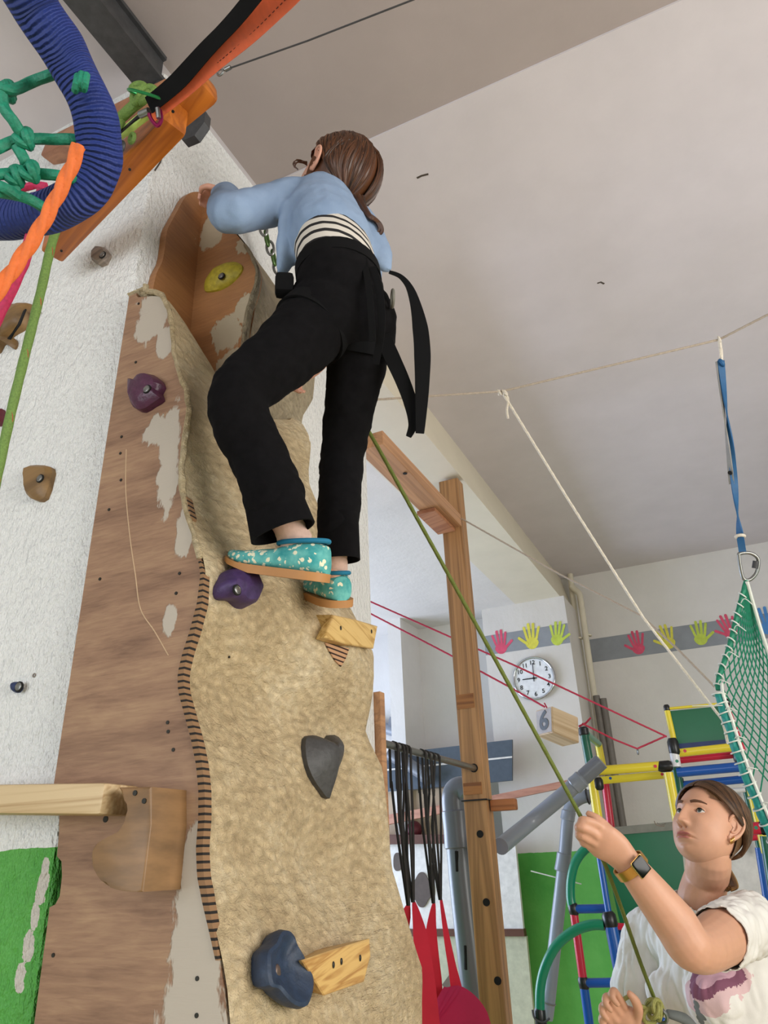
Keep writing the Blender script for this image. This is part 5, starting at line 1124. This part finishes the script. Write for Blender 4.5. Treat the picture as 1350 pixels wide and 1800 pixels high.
# shoes: upper, sole, collar
def shoe(heel, toe, upv, hgt, wdt, mirror=1):
    f = toe-heel; L = f.length; f.normalize(); u = Vector(upv); u = (u-f*u.dot(f)).normalized(); s_ = f.cross(u)
    prof_ = [(-.02, .30, .55), (.02, .62, .95), (.12, .86, 1.05), (.25, .90, 1.0), (.38, .90, .86), (.50, .88, .70), (.65, 1.0, .62), (.80, .98, .50), (.90, .82, .40), (.97, .55, .30), (1.0, .25, .18)]
    bm = bmesh.new(); rings = []
    for (t_, w_, h_) in prof_:
        c = heel+f*L*t_; ring = []
        lift = .10*hgt*max(0, (t_-.7)/.3)**2*2.5
        for k_ in range(24):
            a = 2*PI*k_/24; cx = math.copysign(abs(math.cos(a))**.75, math.cos(a)); sz = math.sin(a)
            z = (.5+.5*math.copysign(abs(sz)**.7, sz)); ring.append(bm.verts.new(c+s_*cx*wdt/2*w_*(1-.18*z)+u*(z*h_*hgt+lift)))
        rings.append(ring)
    for a, b in zip(rings[:-1], rings[1:]):
        for k_ in range(24): bm.faces.new((a[k_], a[(k_+1) % 24], b[(k_+1) % 24], b[k_]))
    bm.faces.new(rings[0]); bm.faces.new(rings[-1]); up_ = obj('shoe', bm, M_bfly, child)
    bm = bmesh.new(); ol = []
    for (t_, w_, h_) in prof_: ol.append((t_, w_))
    pts = [heel+f*L*t_*1.015+s_*w_*wdt*.535+u*(.10*hgt*max(0, (t_-.7)/.3)**2*2.5) for t_, w_ in ol]+[heel+f*L*t_*1.015-s_*w_*wdt*.535+u*(.10*hgt*max(0, (t_-.7)/.3)**2*2.5) for t_, w_ in ol[::-1]]
    n_ = len(pts); a = [bm.verts.new(p+u*.003) for p in pts]; b = [bm.verts.new(p-u*(.011 if (i % n_) not in range(7, 15) else .006)) for i, p in enumerate(pts)]
    h_ = len(ol)
    for i in range(h_-1):
        for rw in (a, b): bm.faces.new((rw[i], rw[i+1], rw[n_-2-i], rw[n_-1-i]))
    for i in range(n_): bm.faces.new((a[i], a[(i+1) % n_], b[(i+1) % n_], b[i]))
    obj('sole', bm, M_sole, up_)
    bm = bmesh.new(); cp = [heel+f*L*(.26+.24*math.cos(2*PI*k_/28))+s_*math.sin(2*PI*k_/28)*wdt*.37+u*hgt*(.99-.12*math.cos(2*PI*k_/28)) for k_ in range(28)]
    tube(bm, cp, .0042, 8, closed=True); obj('collar', bm, M_trim, up_)
    return f, u, s_
hlL = P(572, 1012, 1.19); teL = P(404, 992, 1.26); shoe(hlL, teL, (0, -.25, 1), .050, .074)
hlR = P(600, 1058, 1.36); teR = P(545, 1036, 1.50); shoe(hlR, teR, (-.1, -.1, 1), .048, .072)
bm = bmesh.new(); limb(bm, [P(502, 915, 1.215), P(517, 945, 1.225), P(524, 968, 1.23), P(526, 985, 1.235)], (.026, .027, .026, .02), 5); obj('sock', fuse(bm, .004, 3, .5, fold(70, .003, (.3, .3, 2))), M_sock, child)
bm = bmesh.new(); limb(bm, [P(592, 945, 1.375), P(590, 990, 1.38), P(589, 1015, 1.40), P(586, 1032, 1.41)], (.023, .022, .024, .02), 5); obj('sock', fuse(bm, .004, 3, .5, fold(70, .002, (.3, .3, 2))), M_sock, child)
# harness
def hoop(c, ax_, x, r1, r2, wd, th_=.004, nm='harness_belt', seg=40, m=None):
    bm = bmesh.new(); ax_ = Vector(ax_).normalized(); x = (Vector(x)-ax_*Vector(x).dot(ax_)).normalized(); y = ax_.cross(x); R4 = []
    for k_ in range(seg):
        a = 2*PI*k_/seg; rd = x*math.cos(a)*r1+y*math.sin(a)*r2; rn = rd.normalized()
        R4.append([bm.verts.new(c+rd*(1)+rn*o_+ax_*h_) for o_, h_ in ((0, -wd/2), (th_, -wd/2), (th_, wd/2), (0, wd/2))])
    for k_ in range(seg):
        a, b = R4[k_], R4[(k_+1) % seg]
        for j in range(4): bm.faces.new((a[j], a[(j+1) % 4], b[(j+1) % 4], b[j]))
    obj(nm, bm, m or M_harn, child)
ax1 = (wai-pel); hoop(wai.lerp(pel, .45), ax1, (0, 1, .2), .092, .079, .028)
hoop(hipL.lerp(knL, .12), knL-hipL, (0, 1, 0), .072, .072, .030, nm='leg_loop'); hoop(hipR.lerp(knR, .14), knR-hipR, (0, 1, 0), .066, .066, .030, nm='leg_loop')
bm = bmesh.new()
band(bm, cat([P(655, 470, 1.40), P(668, 520, 1.36), P(670, 580, 1.36), P(660, 640, 1.38)], 6), (1, .3, 0), .014, .004); band(bm, cat([P(640, 455, 1.42), P(650, 520, 1.35), P(655, 600, 1.35)], 6), (1, .3, 0), .012, .004); obj('harness_strap', bm, M_harn, child)
def vband(pts, t0, wds, nm, par, m, th=.003):
    pp = cat([P(a, b, t0) for a, b in pts], 8); bm = bmesh.new(); vd = (pp[len(pp)//2]-CAM).normalized(); n_ = len(pp); wl = []
    for i in range(n_):
        t_ = (pp[min(i+1, n_-1)]-pp[max(i-1, 0)]).normalized(); wl.append(t_.cross(vd)+vd*.25)
    band(bm, pp, wl, wds, th); return obj(nm, bm, m, par)
vband([(684, 478), (705, 487), (722, 510), (735, 555), (742, 610), (742, 680), (738, 762)], 1.40, [.006, .008, .012, .020, .030, .032, .026, .016], 'dangling_strap', child, M_harn)
vband([(672, 590), (690, 630), (708, 670), (722, 710), (726, 745), (718, 768)], 1.41, [.030, .030, .028, .026, .018, .010], 'dangling_strap', child, M_harn)
bm = bmesh.new(); obox(bm, P(500, 502, 1.40), Vector((.8, .5, 0)).normalized(), Vector((-.5, .8, 0)).normalized(), Vector((0, 0, 1)), (.035, .03, .045), .008); obj('gear_pouch', bm, M_harn, child)
bm = bmesh.new(); torus(bm, P(690, 525, 1.40), (1, .6, 0), .016, .003); obj('gear_loop', bm, plain('grey_loop', '6c6a60', .6), child)
# hair
M_hairc = hairmat('chestnut_hair', '22120a', '603a22'); bm = bmesh.new(); rnd = random.Random(3)
hair_cap(bm, frc, hd, SC, lambda d: d.z > .45 or (d.y < .25 and d.z > -.55) or (d.y < -.25 and d.z > -.8), .012)
for i in range(750):
    s_ = rnd.choice((-1, 1)); a = rnd.uniform(-.9, .75); t0 = (s_*.08, a*.8, 1); bd = rnd.uniform(0, 1); a = a if bd < .5 else rnd.uniform(-.9, 0)
    hair_strand(bm, frc, hd, SC, [t0, (s_*(rnd.uniform(.7, .95)*(1-bd)+.1*bd), (a*.5-.1)*(1-bd)-.85*bd, .55), (s_*(.98*(1-bd)+.12*bd), -.35-.65*bd, -.02), (s_*(.55-.4*bd), -.85, -.55), (s_*.2, -1, -.85)], (.006, .012+rnd.uniform(-.001, .006), .013+rnd.uniform(-.001, .009), .015+rnd.uniform(0, .008), .02+rnd.uniform(0, .01)), .0026+rnd.uniform(0, .0012), 5, 5)
obj('hair', bm, M_hairc, child)
bm = bmesh.new()
for i in range(46):
    q0 = P(632+rnd.uniform(-12, 6), 352+rnd.uniform(-10, 14), 1.62); a = rnd.uniform(-.5, .5); t_ = 1.59+rnd.uniform(-.02, .02)
    tube(bm, cat([q0, P(645+a*10, 378, t_), P(660+a*14, 388+a*8, t_), P(666+a*12, 402+a*10, t_), P(656+a*12, 414+a*6, t_)], 5), [.004, .0045, .004, .002], 5)
obj('ponytail', bm, M_hairc, child)
bm = bmesh.new()
for i in range(9): tube(bm, cat([P(540, 284+i, 1.72), P(520+i, 283+rnd.uniform(-3, 3), 1.71), P(515+i*.5, 290+rnd.uniform(-2, 3), 1.71), P(524, 297+i*.3, 1.71)], 5), .0009, 4)
obj('loose_curl', bm, M_hairc, child)

# ------------------------------------------------------------------ the helper holding the rope
helper = thing('person', 'person in white T-shirt with purple flower print looking up and holding the rope', 'person', Vector((P(1225, 1700, 1.95).x, P(1225, 1700, 1.95).y, 0)))
HC_ = P(1243, 1452, 1.96); frh = frame((-.50, -.78, .42), (.10, .05, 1)); HS = .99
nb = P(1232, 1590, 1.97); sL, sR = P(1318, 1622, 1.83), P(1146, 1640, 2.12)
eL, wL = P(1222, 1668, 1.53), P(1100, 1512, 1.57)
chest = Vector((nb.x+.0, nb.y+.02, nb.z-.20)); fw = Vector((-.62, -.70, 0)).normalized(); sd = (sL-sR).normalized()
eR, wR = P(1080, 1900, 1.95), P(1112, 1812, 1.72)
bm = bmesh.new()
limb(bm, [HC_-frh[2]*.02-frh[1]*.015, HC_-frh[2]*.075-frh[1]*.018, nb.lerp(HC_, .35)-fw*.012, nb, nb-Vector((0, 0, .08))], (.052, .056, .056, .064, .09), 5, .92, tuple(sd))
limb(bm, [sR, (sL+sR)/2+Vector((0, 0, .01)), sL], (.045, .07, .045), 5, .8); limb(bm, [chest+Vector((0, 0, .14)), chest, chest-Vector((0, 0, .25)), chest-Vector((0, 0, .45))], (.12, .14, .12, .14), 5, .65, tuple(sd))
limb(bm, [sL, sL.lerp(eL, .5), eL, eL.lerp(wL, .3), eL.lerp(wL, .7), wL], (.062, .060, .045, .046, .037, .028), 7, (1, 1, 1, 1, .95, .8))
limb(bm, [sR, sR.lerp(eR, .5), eR, eR.lerp(wR, .4), wR], (.05, .048, .042, .04, .027), 6)
# left hand: palm and curled fingers round the rope
K = [P(*q) for q in ((1050, 1449, 1.565), (1041, 1462, 1.56), (1038, 1477, 1.565), (1044, 1492, 1.575))]
limb(bm, [wL.lerp(eL, .06), P(1082, 1494, 1.572), P(1062, 1480, 1.572), P(1046, 1470, 1.575)], (.027, .036, .040, .036), 6, (.85, .6, .5, .42), tuple((K[3]-K[0]).normalized()))
pip = [P(*q) for q in ((1025, 1441, 1.565), (1019, 1453, 1.56), (1019, 1467, 1.565), (1026, 1481, 1.58))]
dip = [P(*q) for q in ((1024, 1447, 1.60), (1018, 1458, 1.60), (1020, 1472, 1.605), (1027, 1484, 1.61))]
tip = [P(*q) for q in ((1040, 1453, 1.615), (1036, 1465, 1.615), (1036, 1478, 1.62), (1042, 1489, 1.62))]
for i in range(4): finger(bm, [K[i]+(wL-K[i])*.15, K[i], pip[i], dip[i], tip[i]], .0092 if i < 3 else .0082, .0065)
finger(bm, [P(1082, 1476, 1.578), P(1064, 1454, 1.575), P(1048, 1440, 1.58), P(1034, 1430, 1.59)], .0125, .0068)
# right hand at the belay knot
K2 = [P(*q) for q in ((1098, 1770, 1.70), (1089, 1780, 1.70), (1083, 1793, 1.70), (1080, 1808, 1.71))]
limb(bm, [wR, P(1104, 1800, 1.71), P(1092, 1786, 1.71)], (.028, .036, .036), 6, (.8, .6, .5), tuple((K2[3]-K2[0]).normalized()))
for i, (a, b) in enumerate(((1080, 1742), (1068, 1752), (1062, 1768), (1062, 1786))):
    finger(bm, [K2[i], P(a, b, 1.69), P(a-4, b+10, 1.675), P(a+6, b+24, 1.67)], .0088, .0062)
finger(bm, [P(1118, 1796, 1.70), P(1122, 1775, 1.69), P(1116, 1758, 1.685), P(1106, 1746, 1.685)], .0115, .007)
hb = fuse(bm, .0032, 4)
hv, hf, hl, ECY = head_mesh(280, 220, True); hb = join_head(hb, hv, hf, hl, frh, HC_, HS); obj('body', hb, M_skin, helper)
def HW(x, y, z): return HC_+(frh[0]*x+frh[1]*y+frh[2]*z)*HS
for s_ in (-1, 1):
    bm = bmesh.new(); ear_bm(bm, frh, HC_+frh[0]*s_*-.006+frh[1]*.006-frh[2]*.006, HS*1.12, s_); obj('ear', bm, M_skin, helper)
    ec = HW(EX*s_, ECY, EZ); bm = bmesh.new(); bmesh.ops.create_uvsphere(bm, u_segments=24, v_segments=16, radius=ER*HS, matrix=Matrix.Translation(ec)); eye = obj('eye', bm, plain('eye_white', 'd8d2cc', .15, 0, .02), helper)
    gz = (frh[1]+frh[2]*.18+frh[0]*-.12).normalized(); u = gz.orthogonal().normalized(); v = gz.cross(u)
    for nm, rr, lift, m in (('iris', .0062, .0004, plain('grey_green_iris', '4a5550', .1)), ('pupil', .0027, .0007, M_black)):
        bm = bmesh.new(); R_e = ER*HS; prev = None; cv = bm.verts.new(ec+gz*(R_e+lift))
        rings = []
        for f in (.35, .7, 1):
            a = rr*f/R_e; rings.append([bm.verts.new(ec+(gz*math.cos(a)+(u*math.cos(2*PI*k_/20)+v*math.sin(2*PI*k_/20))*math.sin(a))*(R_e+lift)) for k_ in range(20)])
        for k_ in range(20):
            bm.faces.new((cv, rings[0][k_], rings[0][(k_+1) % 20]))
            for a, b in zip(rings[:-1], rings[1:]): bm.faces.new((a[k_], b[k_], b[(k_+1) % 20], a[(k_+1) % 20]))
        obj(nm, bm, m, eye)
    bm = bmesh.new(); lp2 = []
    for i in range(9):
        x = -.0128+.0256*i/8; dz = .0070*(1-(x/.0138)**2); lp2.append(HW(s_*(EX+x), ECY+math.sqrt(max(0, (ER+.0016)**2-x*x-dz*dz)), EZ+dz))
    tube(bm, cat(lp2, 3), [.0005, .0011, .0011, .0006], 6); obj('eyelashes', bm, plain('lash_brown', '2a1a12', .8), helper)
    bm = bmesh.new(); bp = []
    for i in range(9):
        f = i/8; x = s_*(.013+.036*f); z = .0285+.0055*math.sin(PI*f*.75)-.003*f; d = Vector((x, .08, z)).normalized()
        q = head_point(d); 
        for _ in range(4): d = Vector((x, q.y, z)).normalized(); q = head_point(d)
        bp.append(HW(q.x, q.y+.0006, q.z))
    tube(bm, cat(bp, 3), [.0036, .0042, .0032, .0012], 8); obj('eyebrow', bm, plain('brow_brown', '5a3a26', .8), helper)
# earrings
for dy, dz in ((-.004, -.026), (-.009, -.022), (-.014, -.017)):
    bm = bmesh.new(); torus(bm, HW(-.080, dy+.008, dz-.015), frh[0]+frh[1]*.6, .0062, .0016, 24, 8); obj('earring', bm, plain('gold', 'd8a860', .25, 1, .05), helper)
# hair with a middle parting, tied low at the nape
M_hairh = hairmat('brown_hair', '24160e', '6e4e34'); bm = bmesh.new(); rnd = random.Random(5)
hair_cap(bm, frh, HC_, HS, lambda d: (d.y < .62 and d.z > .55) or (d.z > .78) or (d.y < -.26 and d.z > -.74) or (d.y < .12 and d.z > .25), .006)
for i in range(1000):
    s_ = rnd.choice((-1, 1)); a = rnd.uniform(-.75, .70); fr2 = (a+.75)/1.45
    mid = (s_*(.80+.1*fr2), a*.55-.02, .56-.05*fr2); low = (s_*(.92-.1*(1-fr2)), -.34-.25*(1-fr2)+.06*fr2, .10-.04*fr2)
    w_ = max(0, min(1, (-a+.1)/.75)); mid = tuple(p*(1-w_)+q*w_ for p, q in zip(mid, (s_*.30, -.80, .60))); low = tuple(p*(1-w_)+q*w_ for p, q in zip(low, (s_*.28, -1.0, 0)))
    hair_strand(bm, frh, HC_, HS, [(s_*.03, a, 1.0-.25*abs(a)), mid, low, (s_*.42, -.85, -.40), (s_*.08, -.92, -.62)], (.005, .009+rnd.uniform(-.001, .004), .010+rnd.uniform(-.002, .005), .010+rnd.uniform(-.002, .005), .009), .0024+rnd.uniform(0, .0012), 6, 5)
obj('hair', bm, M_hairh, helper)
bm = bmesh.new()
for i in range(30):
    a = rnd.uniform(-1, 1); q0 = HW(.01*a, -.088, -.075); tube(bm, cat([q0, HW(.018*a, -.105, -.088+.01*a), HW(.02*a, -.112, -.112), HW(.012*a, -.100, -.128+.01*rnd.random())], 5), [.004, .005, .004, .0015], 5)
obj('ponytail', bm, hairmat('tail_hair', '4a321e', '8a6638'), helper)
bm = bmesh.new(); tube(bm, cat([P(1168, 1452, 1.93), P(1160, 1452, 1.93), P(1153, 1449, 1.93), P(1150, 1443, 1.93)], 5), .0009, 5); tube(bm, cat([P(1170, 1448, 1.93), P(1162, 1450, 1.93), P(1155, 1446, 1.93)], 5), .0007, 5); obj('loose_curl', bm, M_hairh, helper)
# T-shirt
k = NT('white_tshirt'); n_ = k.noise(k.map(), 12, 3); col_ = k.ramp(n_, [(.3, rgb('d4d0ca')), (.7, rgb('e4e1dc'))])
fc = P(1216, 1728, 1.78)
def FP(a, b): return P(a, b, 1.78)
g = k.n('ShaderNodeNewGeometry')
def blobmask(lst, jag, sc_=120):
    out = None
    for (p, r) in lst:
        v = k.n('ShaderNodeVectorMath', operation='SUBTRACT'); k.l(g.outputs['Position'], v.inputs[0]); v.inputs[1].default_value = tuple(p)
        # distance measured across the chest
        c1 = k.n('ShaderNodeVectorMath', operation='DOT_PRODUCT'); k.l(v.outputs[0], c1.inputs[0]); c1.inputs[1].default_value = tuple(sd)
        c2 = k.n('ShaderNodeSeparateXYZ'); k.l(v.outputs[0], c2.inputs[0])
        d = k.math('SQRT', k.math('ADD', k.math('MULTIPLY', c1.outputs['Value'], c1.outputs['Value']), k.math('MULTIPLY', c2.outputs[2], c2.outputs[2])))
        s_ = k.math('SUBTRACT', 1.0, k.math('DIVIDE', d, r)); out = s_ if out is None else k.math('MAXIMUM', out, s_)
    return k.math('GREATER_THAN', k.math('ADD', out, k.math('MULTIPLY', k.math('SUBTRACT', k.noise(k.map(), sc_, 2), .5), jag)), 0.0)
col_ = k.mix(blobmask([(FP(1225, 1722), .048), (FP(1255, 1752), .040), (FP(1200, 1755), .035)], .25, 60), col_, rgb('d3b2b4'))
col_ = k.mix(blobmask([(FP(1200, 1705), .036), (FP(1213, 1730), .036), (FP(1238, 1718), .032)], .5, 170), col_, rgb('7c4a60'))
col_ = k.mix(blobmask([(FP(1203, 1700), .017), (FP(1220, 1722), .020), (FP(1240, 1712), .015)], .3, 100), col_, rgb('c39aa8'))
col_ = k.mix(blobmask([(FP(1226+2*i, 1765+9*i), .009) for i in range(6)]+[(FP(1246, 1784), .010)], .15, 60), col_, rgb('6f7370'))
k.bump(k.noise(k.map(), 400, 2), .0006, .5); M_tee = k.done(col_, .85)
bm = bmesh.new()
limb(bm, [nb+Vector((0, 0, .0)), nb-Vector((0, 0, .05)), chest+Vector((0, 0, .10)), chest, chest-Vector((0, 0, .18)), chest-Vector((0, 0, .42))], (.085, .13, .155, .165, .15, .165), 6, (.85, .75, .70, .72, .76, .74), tuple(sd))
limb(bm, [sR+Vector((0, 0, -.005)), (sL+sR)/2+Vector((0, 0, -.002)), sL+Vector((0, 0, -.005))], (.066, .092, .066), 5, .8)
ball(bm, chest+fw*.085+sd*.075+Vector((0, 0, -.005)), .068); ball(bm, chest+fw*.085-sd*.075+Vector((0, 0, -.005)), .068)
limb(bm, [sL-sd*.05, sL, sL.lerp(eL, .30), sL.lerp(eL, .64)], (.068, .070, .066, .062), 6); limb(bm, [sR+sd*.05, sR, sR.lerp(eR, .25), sR.lerp(eR, .45)], (.07, .072, .072, .072), 6)
def teefold(c):
    q = Vector((c.dot(sd)*26, c.dot(fw)*14, c.z*7)); f = mnoise.noise(q)*.006+abs(mnoise.noise(q*2.1+Vector((3, 1, 0))))*.010
    return f
tee = fuse(bm, .0052, 22, .6, teefold)
# open the neckline and the cuffs
bm = bmesh.new(); bm.from_mesh(tee); kill = []
nk = nb+(HC_-nb).normalized()*.008; nd = ((HC_-nb).normalized()*.75-fw*.10+Vector((0, 0, .35))).normalized()
for v in bm.verts:
    if (v.co-nk).dot(nd) > .004-.02*max(0, 0) and (v.co-nk).length < .115: kill.append(v)
cu = sL.lerp(eL, .62); cd = (eL-sL).normalized()
for v in bm.verts:
    if (v.co-cu).dot(cd) > 0 and (v.co-cu).length < .13 and v not in kill and (v.co-chest).length > .12: kill.append(v)
bmesh.ops.delete(bm, geom=list(set(kill)), context='VERTS')
bmesh.ops.solidify(bm, geom=bm.faces[:], thickness=.0022)
obj('tshirt', bm, M_tee, helper)
# jeans and shoes (below the frame)
bm = bmesh.new(); hp = chest-Vector((0, 0, .42)); M_jean = plain('blue_jeans', '36475e', .8)
limb(bm, [hp+Vector((0, 0, .05)), hp-Vector((0, 0, .1))], (.15, .16), 4, .75, tuple(sd))
for s_ in (-1, 1):
    a = hp+sd*s_*.085-Vector((0, 0, .1)); b = Vector((a.x, a.y, a.z*.52)); c_ = Vector((a.x-.0, a.y+.01, .08)); limb(bm, [a, b, c_], (.09, .062, .05), 6)
obj('jeans', fuse(bm, .009, 4), M_jean, helper)
for s_ in (-1, 1):
    a = hp+sd*s_*.085; bm = bmesh.new(); c_ = Vector((a.x, a.y, .038)); limb(bm, [c_-fw*.06, c_+fw*.05, c_+fw*.16], (.036, .04, .034), 5, .95, (0, 0, 1)); obj('shoe', bm, M_dark, helper)
# wrist watch
wd_ = (wL-eL).normalized(); wc = eL.lerp(wL, .93); toC = (CAM-wc).normalized(); toC = (toC-wd_*toC.dot(wd_)).normalized(); side_ = wd_.cross(toC)
watch = bmesh.new(); R4 = []
for k_ in range(40):
    a = 2*PI*k_/40; rd = toC*math.cos(a)*.0305+side_*math.sin(a)*.0345; rn = rd.normalized(); R4.append([watch.verts.new(wc+rd+rn*o_+wd_*h_) for o_, h_ in ((0, -.010), (.003, -.010), (.003, .010), (0, .010))])
for k_ in range(40):
    a, b = R4[k_], R4[(k_+1) % 40]
    for j in range(4): watch.faces.new((a[j], a[(j+1) % 4], b[(j+1) % 4], b[j]))
ws = obj('watch_strap', watch, plain('gold_strap', 'c89a50', .3, .8, .05), helper)
M_glassb = plain('black_glass', '050506', .2, 0, .02, 5, 0, .3); fa = (toC*.90+side_*.42).normalized(); fb = wd_.cross(fa)
bm = bmesh.new(); obox(bm, wc+fa*.0385, wd_, fb, fa, (.036, .031, .010), .004); obj('watch_case', bm, M_glassb, ws)
bm = bmesh.new(); obox(bm, wc+fa*.0382-fb*.0, wd_, fb, fa, (.0375, .0325, .005), .002); obj('watch_edge', bm, plain('gold_edge', 'd4ae6c', .25, .9, .05), ws)
# belay rope from the anchor down through the raised hand to the belay knot
r1 = thing('belay_rope', 'olive green belay rope running from the climber down through the hands of the helper', 'rope', P(850, 1080, 1.62))
up_rope = [AX(490, 488, -.90), P(560, 610, 1.84), P(648, 758, 1.72), P(727, 900, 1.69), P(827, 1080, 1.66), P(931, 1270, 1.63), P(1020, 1434, 1.600), P(1036, 1468, 1.597), P(1060, 1512, 1.60), P(1090, 1590, 1.64), P(1125, 1690, 1.70), P(1158, 1775, 1.73)]
obj('rope', rope(cat(up_rope, 8), .0046, 4, .005, 10, amp=.06), M_olive, r1)
bm = bmesh.new(); bc = P(1150, 1778, 1.70)
for i in range(5): torus(bm, bc+Vector((.012*math.sin(i*2.1), .01*math.cos(i), .009*math.cos(i*1.7))), (math.sin(i*1.3), math.cos(i*1.3), .6*math.cos(i*2)), .016, .0052, 20, 8)
tube(bm, cat([bc, P(1120, 1765, 1.70), P(1105, 1752, 1.70), P(1085, 1775, 1.70), P(1075, 1840, 1.72)], 6), .0048, 8); obj('belay_knot', bm, plain('pale_olive_rope', '8c8a4a', .7, 0, .2, 200), r1)
r1 = thing('belay_device', 'small steel and blue belay device below the knot at the shirt', 'belay device', P(1165, 1795, 1.71))
bm = bmesh.new(); torus(bm, P(1162, 1786, 1.69), (.3, 1, .2), .014, .004, 24, 8); obj('karabiner', bm, M_steel, r1)
bm = bmesh.new(); limb(bm, [P(1165, 1796, 1.70), P(1166, 1815, 1.70)], (.010, .012), 4); obj('body', bm, PC['blue'], r1)
bm = bmesh.new(); limb(bm, [P(1175, 1782, 1.72), P(1205, 1792, 1.72), P(1225, 1812, 1.72)], (.010, .014, .012), 5, .7); obj('grey_sleeve', bm, plain('grey_sleeve', '5c605e', .7), r1)
